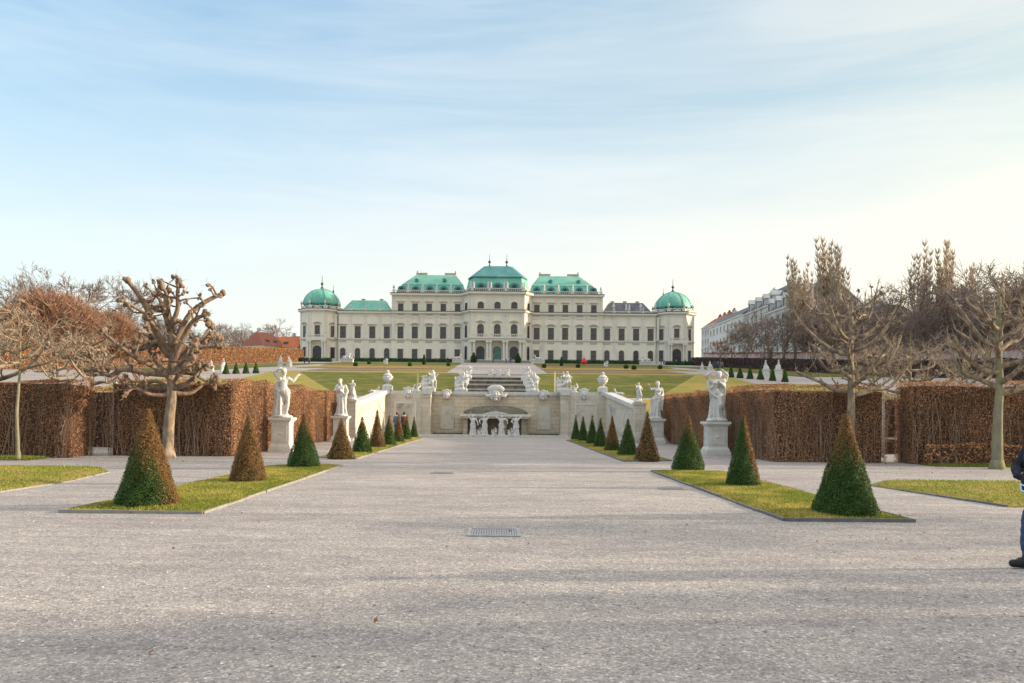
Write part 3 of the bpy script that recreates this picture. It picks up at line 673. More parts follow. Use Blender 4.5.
def hairdo(mb, J, H, off=(0, 0, 0), rot=0, bun=True):
    h = J['head']; c, s_ = math.cos(rot), math.sin(rot)
    def P(v): v = np.array(v)*H; return np.array(off)+np.array((v[0]*c-v[1]*s_, v[0]*s_+v[1]*c, v[2]))
    mb.sphere(P(h+(0, .014, .024)), (.057*H, .060*H, .062*H), 12, 8)
    if bun: mb.sphere(P(h+(0, .068, .03)), .03*H, 10, 8)
    for i in range(10):
        a = i/10*6.28; mb.sphere(P(h+(math.cos(a)*.045, .02+math.sin(a)*.045, .05)), .017*H, 8, 6)

def pedestal(root, w, h, zt=0):
    mb = MB()
    for (a, z0, z1) in ((w*.62, 0, .16), (w*.57, .16, .24)): mb.box(-a, a, -a, a, z0, z1)
    mb.frustum((-w*.56, w*.56, -w*.56, w*.56), .24, (-w*.5, w*.5, -w*.5, w*.5), .34); part('base', mb, M['pedestal'], root)
    mb = MB(); mb.box(-w*.48, w*.48, -w*.48, w*.48, .34, h-.2); part('shaft', mb, M['pedestal'], root)
    mb = MB()
    for s in range(4):
        mb.M = Matrix.Rotation(s*math.pi/2, 4, 'Z'); a = w*.36; z0, z1 = .46, h-.32
        for q in ((-a, a, z0, z0+.04), (-a, a, z1-.04, z1), (-a, -a+.04, z0+.04, z1-.04), (a-.04, a, z0+.04, z1-.04)): mb.box(q[0], q[1], -w*.48-.022, -w*.48+.01, q[2], q[3])
        mb.lathe([(.01, -.02), (.10, 0), (.13, .05), (.05, .12), (.01, .13)], 8, (0, -w*.48, (z0+z1)/2-.05), 1, .25)
    part('panel', mb, M['pedestal'], root)
    mb = MB(); mb.frustum((-w*.5, w*.5, -w*.5, w*.5), h-.2, (-w*.6, w*.6, -w*.6, w*.6), h-.1); mb.box(-w*.63, w*.63, -w*.63, w*.63, h-.1, h); part('cap', mb, M['pedestal'], root)

VX = .016
# near left: figure seen from behind leaning on a draped trunk, one arm up behind the head, the other pointing out
root = thing('garden_statue', 'white statue seen from behind, one arm pointing right, on pedestal before the left hedge', 'statue', (-9.0, 33.6, 0), 0, 'garden statues along the hedges')
pedestal(root, .80, 1.5)
J = skel(pelvis=(.02, 0, .53), waist=(.005, 0, .62), chest=(-.0, .02, .725), neck=(.01, .03, .825), head=(.015, .03, .915),
         hipL=(-.03, 0, .50), kneeL=(-.055, .03, .28), ankL=(-.03, .06, .05), toeL=(-.06, .13, .02), hipR=(.075, 0, .50), kneeR=(.088, .02, .27), ankR=(.075, -.01, .045), toeR=(.09, .08, .02),
         shR=(.11, .03, .775), elR=(.19, .06, .72), wrR=(.27, .1, .83), haR=(.30, .12, .86), shL=(-.10, .02, .80), elL=(-.19, .02, .90), wrL=(-.10, .03, .98), haL=(-.06, .03, .99))
for k_ in J: J[k_] = J[k_]*np.array((1, -1, 1))
mb = MB(); H = 2.12; mb.M = Matrix.Scale(-1, 4, (0, 1, 0)); figure(mb, J, H, True, (0, 0, 1.5+.08), fat=1.2); hairdo(mb, J, H, (0, 0, 1.58), 0); mb.M = None
mb.sphere((.05, -.13, 1.58+.50*H), (.17, .14, .16), 12, 8); mb.sphere((.16, -.10, 1.58+.50*H), (.14, .13, .15), 12, 8)
skirt(mb, 1.56, 2.62, .27, .17, 7, .26, (-.17, 0), (-.13, -.02), 1)
drape(mb, [(-.26, -.05, 2.95), (-.22, -.1, 2.7), (-.02, -.15, 2.55), (.14, -.08, 2.62)], .055, 2, 4); drape(mb, [(-.12, -.12, 3.2), (-.26, -.08, 3.0), (-.30, -.02, 2.6), (-.26, 0, 2.0)], .06, 3, 4)
mb.sphere((-.1, .05, 1.58+.97*H), (.20, .07, .05), 12, 8); mb.sphere((0, 0, 1.54), (.45, .42, .1), 14, 8)
put('figure', sculpt(mb, VX, 1, (.10, .03)), M['marble'], root); root.scale = (.95,)*3
# far left: standing draped figure in an s-curve
root = thing('garden_statue', 'white draped figure with crossed arm on pedestal at the left end of the wall', 'statue', (-8.85, 45.4, 0), 0, 'garden statues along the hedges')
pedestal(root, .78, 1.45)
J = skel(head=(-.03, -.02, .905), neck=(-.01, .0, .82), pelvis=(.02, 0, .53), elL=(-.17, -.03, .66), wrL=(-.06, -.10, .68), haL=(-.02, -.11, .70), elR=(.17, .02, .64), wrR=(.15, -.08, .54), haR=(.13, -.1, .50))
mb = MB(); H = 2.1; figure(mb, J, H, True, (0, 0, 1.5), fat=1.15); hairdo(mb, J, H, (0, 0, 1.5), 0, False)
skirt(mb, 1.5, 2.7, .30, .18, 8, .26, (.02, 0), (.03, 0), 5); drape(mb, [(-.24, 0, 3.15), (-.05, -.14, 2.95), (.2, -.1, 2.65), (.26, -.02, 2.2), (.22, 0, 1.6)], .06, 6, 5); drape(mb, [(.22, .05, 3.1), (.28, .06, 2.6), (.24, .05, 1.9)], .06, 7, 3)
mb.sphere((0, 0, 1.49), (.42, .4, .1), 14, 8)
put('figure', sculpt(mb, .02, 1, (.12, .03)), M['marble'], root)
# near right: two entwined figures wrapped in cloth
root = thing('garden_statue', 'white pair of entwined draped figures on pedestal before the right hedge', 'statue', (9.35, 34.2, 0), 0, 'garden statues along the hedges')
pedestal(root, .84, 1.42)
J = skel(pelvis=(-.02, 0, .53), waist=(-.03, 0, .62), chest=(-.01, 0, .725), neck=(.01, 0, .825), head=(.05, -.03, .90), shL=(-.12, 0, .79), elL=(-.20, -.03, .88), wrL=(-.10, -.05, .965), haL=(-.07, -.05, .985),
         elR=(.15, -.05, .68), wrR=(.05, -.12, .74), haR=(.02, -.13, .78), hipR=(.04, 0, .5), kneeR=(.07, -.10, .30), ankR=(.06, -.02, .06))
mb = MB(); H = 2.12; figure(mb, J, H, True, (0, 0, 1.5), fat=1.15); hairdo(mb, J, H, (0, 0, 1.5), 0, True)
J2 = skel(head=(.0, -.0, .91), elL=(-.18, -.1, .68), wrL=(-.25, -.16, .62), elR=(.15, -.02, .90), wrR=(.06, -.04, .985), haR=(.04, -.04, 1.0))
figure(mb, J2, 1.95, False, (.22, .1, 1.66)); hairdo(mb, J2, 1.95, (.22, .1, 1.66), 0, False)
skirt(mb, 1.48, 2.55, .31, .19, 8, .27, (.0, 0), (-.02, 0), 9); skirt(mb, 1.48, 2.6, .24, .16, 7, .26, (.2, .06), (.2, .06), 10)
drape(mb, [(-.3, -.02, 3.25), (-.36, -.05, 2.9), (-.2, -.15, 2.6), (.1, -.18, 2.4), (.28, -.08, 2.0)], .06, 11, 5); drape(mb, [(.34, 0, 3.2), (.38, .02, 2.7), (.33, .02, 2.0), (.3, 0, 1.6)], .06, 12, 4)
mb.sphere((.05, 0, 1.48), (.46, .42, .12), 14, 8)
put('figure', sculpt(mb, VX, 1, (.10, .03)), M['marble'], root)
# far right: figure in a long swinging robe, arm raised
root = thing('garden_statue', 'white figure in long swinging robe lifting one arm, on pedestal at the wall end, right', 'statue', (9.25, 46.6, 0), 0, 'garden statues along the hedges')
pedestal(root, .8, 1.45)
J = skel(pelvis=(.03, 0, .53), waist=(.04, 0, .62), chest=(.05, 0, .725), neck=(.05, 0, .825), head=(.04, -.02, .915), shL=(-.055, 0, .79), shR=(.15, 0, .79), elL=(-.15, -.04, .76), wrL=(-.2, -.08, .87), haL=(-.22, -.1, .9), elR=(.19, 0, .64), wrR=(.14, -.1, .60), haR=(.1, -.12, .6))
mb = MB(); H = 2.15; figure(mb, J, H, True, (0, 0, 1.5), fat=1.15); hairdo(mb, J, H, (0, 0, 1.5), 0, True)
skirt(mb, 1.48, 2.75, .36, .18, 9, .27, (-.12, 0), (.07, 0), 14); drape(mb, [(.3, .05, 3.2), (.36, .05, 2.7), (.33, .02, 2.0)], .07, 15, 4); drape(mb, [(-.05, -.12, 3.1), (.12, -.16, 2.85), (.28, -.05, 2.6)], .05, 16, 4)
mb.sphere((-.05, 0, 1.48), (.46, .42, .12), 14, 8)
put('figure', sculpt(mb, .02, 1, (.12, .03)), M['marble'], root)

# atlantes of the fountain niche
poses = [dict(elL=(-.16, 0, .9), wrL=(-.1, -.02, 1.02), haL=(-.08, -.02, 1.05), elR=(.17, -.02, .65), wrR=(.2, -.06, .5)),
         dict(elL=(-.2, 0, .72), wrL=(-.18, -.08, .6), elR=(.17, 0, .9), wrR=(.09, -.02, 1.0), haR=(.06, -.02, 1.03), head=(-.03, -.03, .9)),
         dict(elL=(-.2, 0, .88), wrL=(-.12, 0, .99), haL=(-.08, 0, 1.02), elR=(.22, -.04, .74), wrR=(.24, -.05, .58), head=(.02, -.04, .9)),
         dict(elR=(.2, 0, .9), wrR=(.28, 0, 1.0), haR=(.26, 0, 1.03), elL=(-.18, -.04, .66), wrL=(-.1, -.1, .6), kneeL=(-.09, -.1, .3))]
for i, (x, ps, lb) in enumerate(zip((-1.62, -.78, .42, 1.48), poses, ('leftmost of the four white bearer figures under the niche gable, left arm overhead', 'second from left white bearer figure under the niche gable, bowed head',
        'third from left white bearer figure under the niche gable, broad stance', 'rightmost white bearer figure under the niche gable, arm stretched out to the right'))):
    mb = MB(); J = skel(**ps)
    for k_ in J: J[k_] = J[k_]*np.array((1.3 if k_[:2] in ('el', 'wr', 'ha') else 1.12, 1, 1))
    figure(mb, J, 1.46, False, (0, 0, .1), True, 1.3); skirt(mb, .1, .8, .24, .17, 7, .18, (0, .02), (0, 0), 20+i); drape(mb, [(-.15, -.05, .75), (.05, -.13, .6), (.2, -.03, .7)], .045, 30+i, 3)
    hairdo(mb, J, 1.46, (0, 0, .1), 0, False); mb.sphere((0, 0, .08), (.3, .26, .1), 12, 6)
    o = put('bearer_statue', sculpt(mb, .025, 1, (.12, .02)), M['marble'], None, (x+OX, 57.5, .02)); tag(o, lb, 'statue', 'bearer figures of the fountain niche')

# masks hung on the wall coping
def mask(x, y, z, s, label, big=False):
    mb = MB(); mb.sphere((0, 0, 0), (.30*s, .2*s, .38*s), 14, 10)
    for q in (-1, 1):
        mb.sphere((q*.12*s, -.16*s, .10*s), (.09*s, .06*s, .05*s), 8, 6); mb.sphere((q*.15*s, -.13*s, -.05*s), (.11*s, .09*s, .1*s), 8, 6)
        mb.tube([(q*.2*s, 0, .25*s), (q*.38*s, -.05*s, .36*s), (q*.48*s, 0, .5*s)], [.1*s, .08*s, .02*s], 8); mb.sphere((q*.36*s, 0, .12*s), (.13*s, .1*s, .16*s), 8, 6)
        mb.tube([(q*.28*s, -.05*s, .0), (q*.3*s, -.04*s, -.3*s), (q*.16*s, -.06*s, -.52*s)], [.08*s, .08*s, .03*s], 8)
    mb.tube([(0, -.17*s, .12*s), (0, -.27*s, -.03*s)], [.04*s, .065*s], 8); mb.sphere((0, -.26*s, -.04*s), .07*s, 8, 6)
    mb.tube([(-.14*s, -.17*s, -.2*s), (0, -.22*s, -.16*s), (.14*s, -.17*s, -.2*s)], .035*s, 8); mb.sphere((0, -.13*s, -.36*s), (.14*s, .1*s, .14*s), 8, 6)
    for i in range(7):
        a = R(20+i*23); mb.sphere((math.cos(a)*.33*s, 0, .1*s+math.sin(a)*.36*s), .1*s, 8, 6)
    if big:
        for q in (-1, 1): mb.tube([(q*.3*s, 0, -.1*s), (q*.62*s, -.03*s, -.15*s), (q*.8*s, 0, .05*s)], [.14*s, .12*s, .05*s], 8)
        mb.sphere((0, 0, .35*s), (.62*s, .16*s, .3*s), 14, 8)
    o = put('carved_mask', sculpt(mb, .028, 1), M['marble'], None, (x, y, z)); return tag(o, label, 'carved mask', 'carved masks on the wall coping')
mask(-6.45, 58.12, 3.12, .82, 'white horned mask on the left wall panel beside the left urn'); mask(-3.72, 58.98, 3.05, .72, 'white horned mask on the recess coping left of the steps')
mask(3.4, 58.98, 3.05, .72, 'white horned mask on the recess coping right of the steps'); mask(6.3, 58.12, 3.12, .82, 'white horned mask on the right wall panel beside the right urn')
mask(-.1, 58.9, 3.1, 1.05, 'large central white mask with scrolls above the fountain niche', True)

# lidded urns on the corner posts
def urn(x, label):
    g = thing('stone_urn', label, 'urn', (x, 58.4, 3.3), 0, 'lidded urns on the wall'); mb = MB(); mb.box(-.34, .34, -.34, .34, 0, .3); mb.frustum((-.34, .34, -.34, .34), .3, (-.2, .2, -.2, .2), .42); part('foot', mb, M['marble'], g)
    mb = MB(); mb.lathe([(.14, .40), (.10, .5), (.2, .58), (.33, .72), (.37, .9), (.33, 1.02), (.27, 1.06)], 20); part('bowl', mb, M['marble'], g, smooth=False)
    mb = MB(); mb.lathe([(.33, 1.06), (.31, 1.1), (.22, 1.2), (.12, 1.25), (.1, 1.3), (.14, 1.36), (.07, 1.44), (.01, 1.46)], 20)
    for i in range(8): mb.sphere((math.cos(i*.785)*.34, math.sin(i*.785)*.34, .95), .07, 6, 5)
    part('lid', mb, M['marble'], g)
urn(-8.0, 'white lidded stone urn on the left corner post of the cascade wall'); urn(7.7, 'white lidded stone urn on the right corner post of the cascade wall')
# groups of children on the pilasters, seated figures by the steps
def seated(**kw):
    return skel(**{**dict(hipL=(-.06, -.03, .5), kneeL=(-.08, -.2, .46), ankL=(-.06, -.2, .24), toeL=(-.06, -.27, .21), hipR=(.06, -.03, .5), kneeR=(.09, -.19, .48), ankR=(.1, -.16, .25), toeR=(.1, -.23, .21)), **kw})
def group_sculpt(name, x, y, z, label, seed, s=1., kinds=2, group='sculpture groups along the wall top', rz=0, cat='sculpture'):
    rg = np.random.default_rng(seed); mb = MB(); mb.sphere((0, 0, .12*s), (.48*s, .42*s, .22*s), 14, 8); mb.box(-.42*s, .42*s, -.38*s, .38*s, -.1, .16*s)
    for i in range(kinds):
        fx = (-.2+.4*i)*s if kinds > 1 else 0
        J = seated(elL=(-.2, -.05, .78+rg.uniform(-.1, .15)), wrL=(-.22, -.12, .86+rg.uniform(-.2, .12)), haL=(-.23, -.14, .9), elR=(.2, 0, .7+rg.uniform(-.1, .2)), wrR=(.2, -.14, .7+rg.uniform(-.1, .25)), haR=(.21, -.16, .75), head=(rg.uniform(-.04, .04), -.03, .91))
        figure(mb, J, (1.25+.25*i)*s, bool(i % 2), (fx, .05*i*s, -.22*s+.1*s*i), True, 1.25, rg.uniform(-.7, .7)); hairdo(mb, J, 1.25*s, (fx, .05*i*s, -.2*s+.1*s*i), 0, False)
    drape(mb, [(-.4*s, 0, .3*s), (0, -.25*s, .45*s), (.4*s, -.05*s, .75*s), (.25*s, .1*s, 1.1*s)], .09*s, seed, 4); drape(mb, [(-.35*s, .1*s, .9*s), (-.42*s, 0, .5*s), (-.3*s, -.1*s, .1*s)], .09*s, seed+1, 3)
    o = put(name, sculpt(mb, .03*s, 1, (.15, .03)), M['marble'], None, (x, y, z), rz); return tag(o, label, cat, group)
group_sculpt('sculpture_group', -5.0, 58.6, 3.3, 'large white group of figures on the pilaster left of the recess', 41, 1.12); group_sculpt('sculpture_group', 4.85, 58.6, 3.3, 'large white group of figures on the pilaster right of the recess', 47, 1.12)
group_sculpt('small_sculpture', -5.95, 59.6, 3.2, 'small white seated child sculpture between left urn and left figure group', 51, .58, 1); group_sculpt('small_sculpture', 5.75, 59.6, 3.2, 'small white seated child sculpture between right urn and right figure group', 53, .62, 1)
group_sculpt('sculpture_group', -2.75, 60.6, 3.3, 'white figure group at the lower left end of the water steps', 55, 1.1); group_sculpt('sculpture_group', 2.65, 60.6, 3.3, 'white figure group at the lower right end of the water steps', 57, 1.1)
group_sculpt('sculpture_group', -2.85, 68.6, 4.15, 'white figure group halfway up the left side of the water steps', 59, .85, 2); group_sculpt('sculpture_group', 2.75, 68.6, 4.15, 'white figure group halfway up the right side of the water steps', 61, .85, 2)
group_sculpt('sculpture_group', -2.9, 78., 5.15, 'white figure group at the upper left end of the water steps', 63, .85, 2); group_sculpt('sculpture_group', 2.85, 78., 5.15, 'white figure group at the upper right end of the water steps', 65, .85, 2)
for i, (x, lb) in enumerate(((-.75, 'left of three white reclining figures above the top water step'), (.15, 'middle of three white reclining figures above the top water step'), (1.1, 'right of three white reclining figures above the top water step'))):
    group_sculpt('reclining_figure', x, 86.9, 5.75, lb, 70+i, .62, 1, 'figures above the top step')
# figure standing at the foot of each side wall, reclining beasts on the bank
for s, lb in ((-1, 'small white standing child figure on the end post of the left side wall'), (1, 'small white standing child figure on the end post of the right side wall')):
    mb = MB(); J = skel(elL=(-.2, -.04, .74), wrL=(-.24, -.1, .86), haL=(-.25, -.11, .9), elR=(.19, -.03, .68), wrR=(.12, -.12, .62), kneeR=(.1, -.12, .3), ankR=(.12, -.02, .08)); figure(mb, J, 1.12, False, (0, 0, .1), True, 1.3); hairdo(mb, J, 1.12, (0, 0, .1), 0, False)
    skirt(mb, .05, .55, .17, .13, 7, .2, (.08, .06), (.04, .03), 80+s); mb.sphere((0, 0, .06), (.3, .28, .12), 12, 6); drape(mb, [(-.16, .05, .9), (.05, -.1, .7), (.2, 0, .5)], .05, 82, 3)
    tag(put('child_statue', sculpt(mb, .025, 1), M['marble'], None, (s*8.62+OX, 48.2, 2.4), s*.4), lb, 'statue', 'child figures on the side walls')
def beast(name, loc, s, label, group, rz=0, wings=False, cat='statue', pedestal_h=0):
    mb = MB()
    mb.capsule((-.55*s, 0, .30*s), .24*s, (.35*s, 0, .36*s), .26*s, 12); mb.sphere((-.6*s, 0, .3*s), (.3*s, .28*s, .3*s), 12, 8)
    mb.capsule((.35*s, 0, .4*s), .22*s, (.55*s, 0, .82*s), .16*s, 12); mb.sphere((.62*s, 0, .95*s), (.17*s, .15*s, .19*s), 12, 8); mb.sphere((.56*s, 0, .92*s), (.16*s, .22*s, .24*s), 12, 8); mb.capsule((.7*s, 0, .9*s), .09*s, (.8*s, 0, .87*s), .07*s, 8)
    for q in (-1, 1):
        mb.tube([(.42*s, q*.18*s, .35*s), (.6*s, q*.2*s, .12*s), (1.0*s, q*.2*s, .09*s)], [.13*s, .1*s, .08*s], 8); mb.sphere((1.03*s, q*.2*s, .08*s), .1*s, 8, 6)
        mb.tube([(-.5*s, q*.26*s, .3*s), (-.25*s, q*.34*s, .3*s), (-.35*s, q*.32*s, .1*s), (-.05*s, q*.32*s, .07*s)], [.2*s, .15*s, .11*s, .08*s], 8)
    mb.tube([(-.85*s, 0, .25*s), (-1.05*s, .1*s, .2*s), (-1.1*s, .12*s, .45*s)], [.07*s, .05*s, .06*s], 8); mb.box(-1.1*s, 1.15*s, -.4*s, .4*s, -.1*s, .04*s)
    me = sculpt(mb, .04*s, 1)
    g = thing(name, label, cat, loc, rz, group)
    put('body', me, M['marble'], g, (0, 0, pedestal_h))
    if pedestal_h:
        q = MB(); q.box(-1.25*s, 1.3*s, -.55*s, .55*s, -.2, pedestal_h*.8); q.box(-1.35*s, 1.4*s, -.62*s, .62*s, pedestal_h*.8, pedestal_h-.05*s); part('pedestal', q, M['pedestal'], g)
    return g
b0 = beast('stone_beast', (-10.0, 65.5, 3.2), .52, 'white reclining stone beast on the grass bank left of the left urn', 'stone beasts on the bank', .5); dup(b0, (9.9, 65.5, 3.2), math.pi-.5, 'white reclining stone beast on the grass bank right of the right urn')
def up(px, py, Y): return at(px, py, Y)
S0 = beast('sphinx', (up(347, 361, 225)[0], 225, T(-40, 225)), 1.35, 'white sphinx on plinth before the arched windows beside the left pavilion', 'sphinxes before the palace', 0, pedestal_h=1.1)
for px, Y, lb, rz in ((458, 236, 'white sphinx on plinth left of the central palace doors', 0), (537.5, 236, 'white sphinx on plinth right of the central palace doors', math.pi), (646, 225, 'white sphinx on plinth before the right wing near the right pavilion', math.pi)):
    x = up(px, 361, Y)[0]; dup(S0, (x, Y, T(x, Y)), rz, lb)
# white statues on tall plinths along the upper side paths
def tall_statue(px, pyt, pyb, Y, label, seed, first=[None]):
    x, _, z = up(px, pyb, Y); h = (pyb-pyt)*Y/F; z = T(x, Y)
    if first[0] is None:
        g = thing('terrace_statue', label, 'statue', (x, Y, z), 0, 'white figures on plinths along the upper side paths'); q = MB(); q.box(-.5, .5, -.5, .5, -.3, .15); q.box(-.42, .42, -.42, .42, .15, .85); q.box(-.5, .5, -.5, .5, .85, .95); part('pedestal', q, M['pedestal'], g)
        mb = MB(); J = seated(elL=(-.18, 0, .66), wrL=(-.1, -.14, .6)); figure(mb, J, 1.7, True, (0, 0, .5), False, 1.15); skirt(mb, .95, 1.5, .45, .3, 8, .15, (0, -.08), (0, 0), seed); hairdo(mb, J, 1.7, (0, 0, .5), 0, False)
        put('figure', sculpt(mb, .05, 1), M['marble'], g); first[0] = g
    else: g = dup(first[0], (x, Y, z), seed*.7, label)
    g.scale = (h/2.25,)*3
for q in ((280.5, 355.5, 367, 150, 'left of two white seated figures on plinths before the left clipped hedge'), (289, 355.5, 367, 150, 'right of two white seated figures on plinths before the left clipped hedge'),
          (223.5, 357.5, 371, 108, 'white seated figure on plinth directly behind the leftmost far green cone'), (211, 361, 373, 104, 'white seated figure on plinth left of all far green cones'),
          (702, 360, 369, 150, 'white seated figure on plinth nearest the right pavilion'), (710, 359.5, 370, 146, 'white seated figure on plinth next to dark parasol at right terrace'),
          (765.5, 361, 378, 104, 'left of two large white seated figures behind the right far green cones'), (778.5, 361.5, 379, 102, 'right of two large white seated figures behind the right far green cones')):
    tall_statue(*q, seed=int(q[0]))
# low rockwork with small figures at the foot of the niche
for x, lb, sd_ in ((-.18, 'low white rockwork with child figures at the foot of the niche, between the middle bearers', 91), (.98, 'low white rockwork at the foot of the niche, between the two right bearers', 93), (-1.2, 'low white rockwork at the foot of the niche, between the two left bearers', 95)):
    group_sculpt('rockwork_sculpture', x, 57.55, .1, lb, sd_, .42, 2, 'rockwork of the fountain niche')
# ------------------------------------------------------------------ the palace
PX0, PY0, PZ0, K = -.23, 260., 18.0, .325
pal = thing('palace', 'long cream baroque palace with green copper roofs and two domed corner pavilions', 'palace', (PX0, PY0, PZ0))
def L(px): return (px-496.3)*K
_mc = {}
def cached(key, fn):
    if key not in _mc: _mc[key] = fn()
    return _mc[key]
def arch_pts(w, z0, zs, n=8, rise=1.):
    return [(-w/2, z0), (w/2, z0), (w/2, zs)] + [(w/2*math.cos(math.pi*i/n), zs+w/2*rise*math.sin(math.pi*i/n)) for i in range(1, n)] + [(-w/2, zs)]
def win_surround(w, h, arch, b=.22, sill=True):
    mb = MB(); mb.box(-w/2-b, -w/2, -.16, .03, 0, h); mb.box(w/2, w/2+b, -.16, .03, 0, h)
    if sill: mb.box(-w/2-b-.1, w/2+b+.1, -.26, .03, -.2, 0)
    if arch:
        n = 8; r = w/2; rise = .95 if arch == 1 else arch
        for i in range(n):
            a0, a1 = math.pi*i/n, math.pi*(i+1)/n
            mb.prism_xz([(r*math.cos(a0), h+r*rise*math.sin(a0)), ((r+b)*math.cos(a0), h+(r*rise+b)*math.sin(a0)), ((r+b)*math.cos(a1), h+(r*rise+b)*math.sin(a1)), (r*math.cos(a1), h+r*rise*math.sin(a1))], -.16, .03)
    else: mb.box(-w/2-b, w/2+b, -.16, .03, h, h+b)
    return mb.mesh('window')
def apron(w):
    return cached(('ap', w), lambda: (lambda m: (m.box(-w/2-.15, w/2+.15, -.1, .03, -1.25, -.25), m.box(-w/2+.1, w/2-.1, -.14, -.1, -1.1, -.4), m)[-1])(MB()).mesh('apron'))
def win_pane(w, h, arch, gi=0):
    mb = MB(); rise = .95 if arch == 1 else arch
    poly = arch_pts(w, 0, h, 8, rise) if arch else [(-w/2, 0), (w/2, 0), (w/2, h), (-w/2, h)]
    mb.prism_xz(poly, -.02, .02); mb.mi = 1; H = h+(w/2*rise if arch else 0)
    mb.box(-.13, .13, -.07, -.02, 0, H-.02); 
    for z in (h*.33, h*.66): mb.box(-w/2, w/2, -.065, -.02, z-.09, z+.09)
    mb.box(-w/2, w/2, -.075, -.02, h-.05 if arch else h*.66+.04, (h+.05) if arch else h*.66+.08)
    for x in (-w/2, w/2-.09): mb.box(x-.02*(x>0), x+.11, -.07, -.02, 0, h)
    if not arch: mb.box(-w/2, w/2, -.07, -.02, h-.09, h)
    mb.box(-w/2, w/2, -.07, -.02, 0, .09)
    return mb.mesh('pane')
def pediment_mesh(w, kind):
    mb = MB(); a = w/2+.45
    if kind == 'flat': mb.box(-a, a, -.4, .05, .3, .5); mb.box(-a+.15, a-.15, -.2, .05, .0, .3)
    elif kind == 'curve':
        n = 8; pts = [(-a, .25)]+[(a*math.cos(math.pi*(1-i/n)), .35+.62*math.sin(math.pi*i/n)) for i in range(n+1)]+[(a, .25)]
        inn = [(p[0]*.72, .25+(p[1]-.25)*.62) for p in pts]
        for i in range(len(pts)-1): mb.prism_xz([pts[i], inn[i], inn[i+1], pts[i+1]], -.42, .05)
        mb.box(-a*.6, a*.6, -.15, .05, .0, .55)
    else:
        mb.prism_xz([(-a, .25), (0, .5), (a, .25), (a, .45), (0, .98), (-a, .45)], -.42, .05); mb.box(-a*.6, a*.6, -.15, .05, .0, .35)
    return mb.mesh('pediment')
FR = {}
def place(o, fx, z, fr):
    """fr = (cx, cy, angle): facade frame whose outward normal is -y turned by angle"""
    c, s_ = math.cos(fr[2]), math.sin(fr[2]); o.location = (fr[0]+fx*c, fr[1]+fx*s_, z); o.rotation_euler = (0, 0, fr[2])
def window(fx, z, w, h, arch, fr, ped=None, glass='glass', kind='window', lab=None):
    sm = cached(('s', w, h, arch), lambda: win_surround(w, h, arch)); pm = cached(('p', w, h, arch, glass), lambda: win_pane(w, h, arch))
    o = put(kind, sm, M['trim'] if not sm.materials else None, pal); place(o, fx, z, fr)
    p = put('pane', pm, [M[glass], M['frame']] if not pm.materials else None, o); p.location = (0, -.03, 0)
    if ped:
        dm = cached(('d', w, ped), lambda: pediment_mesh(w, ped)); d = put('pediment', dm, M['trim_dark'] if not dm.materials else None, o); d.location = (0, 0, h+.22+(w/2 if arch else 0)*.95)
    if ped and z > 5:
        am = apron(w); q = put('apron', am, M['trim_dark'] if not am.materials else None, o)
    if lab: o['label'] = lab
    return o
def facade(mb, fx0, fx1, fr, zs, pil=(), plinth=True, zp=(7.7, 15.2)):
    """string courses, cornice and pilasters laid on a wall face"""
    mb.M = Matrix.Translation((fr[0], fr[1], 0)) @ Matrix.Rotation(fr[2], 4, 'Z')
    if plinth: mb.box(fx0, fx1, -.25, .02, 0, .7)
    for z, dpt, hh in zs: mb.box(fx0-dpt*.4, fx1+dpt*.4, -dpt, .02, z-hh/2, z+hh/2); mb.box(fx0, fx1, -dpt*.55, .02, z-hh/2-.22, z-hh/2)
    for x in pil:
        mb.box(x-.42, x+.42, -.16, .02, zp[0]+.4, zp[1]-.5); mb.box(x-.55, x+.55, -.22, .02, zp[0], zp[0]+.4); mb.box(x-.56, x+.56, -.26, .02, zp[1]-.5, zp[1])
    mb.M = None
def cornice_shade_strip(fx0, fx1, fr, z, dpt):  # dark strip added on top of a cornice in place of its shadow line
    mb = MB(); mb.M = Matrix.Translation((fr[0], fr[1], 0)) @ Matrix.Rotation(fr[2], 4, 'Z'); mb.box(fx0-dpt*.4-.05, fx1+dpt*.4+.05, -dpt-.08, .02, z, z+.2); return part('cornice_shade_strip', mb, M['iron'], pal)
def balustrade(fx0, fx1, z, h, fr, step=.62, piers=()):
    mb = MB(); mb.M = Matrix.Translation((fr[0], fr[1], 0)) @ Matrix.Rotation(fr[2], 4, 'Z')
    mb.box(fx0, fx1, -.2, .2, z, z+.18); mb.box(fx0, fx1, -.22, .22, z+h-.2, z+h); n = max(2, int((fx1-fx0)/step))
    for i in range(n):
        x = fx0+(i+.5)*(fx1-fx0)/n
        if any(abs(x-q) < .5 for q in piers): continue
        mb.lathe([(.10, z+.18), (.17, z+.42), (.08, z+h*.65), (.12, z+h-.2)], 6, (x, 0, 0), capt=False)
    for q in piers: mb.box(q-.4, q+.4, -.28, .28, z, z+h+.08)
    return part('balustrade', mb, M['trim'], pal)
mbv = MB(); mbv.lathe([(.3, 0), (.3, .18), (.12, .3), (.2, .5), (.42, .85), (.36, 1.15), (.2, 1.25), (.26, 1.4), (.1, 1.6), (.02, 1.72)], 12); VASE = mbv.mesh('vase'); VASE.materials.append(M['marble'])
mb = MB(); J = skel(elL=(-.2, 0, .75), wrL=(-.22, -.1, .86)); figure(mb, J, 2.2, True, (0, 0, .1), False, 1.2); skirt(mb, 0, 1.2, .42, .24, 8, .15, (0, 0), (0, 0), 3); ROOFSTAT = sculpt(mb, .07, 1); ROOFSTAT.materials.append(M['marble'])
def deco(me, name, x, y, z, rz=0, s=1):
    o = put(name, me, None, pal, (x, y, z), rz); o.scale = (s,)*3; return o

ZS, ZC1, ZC2 = 7.4, 16.15, 22.05     # string course, first cornice, attic cornice
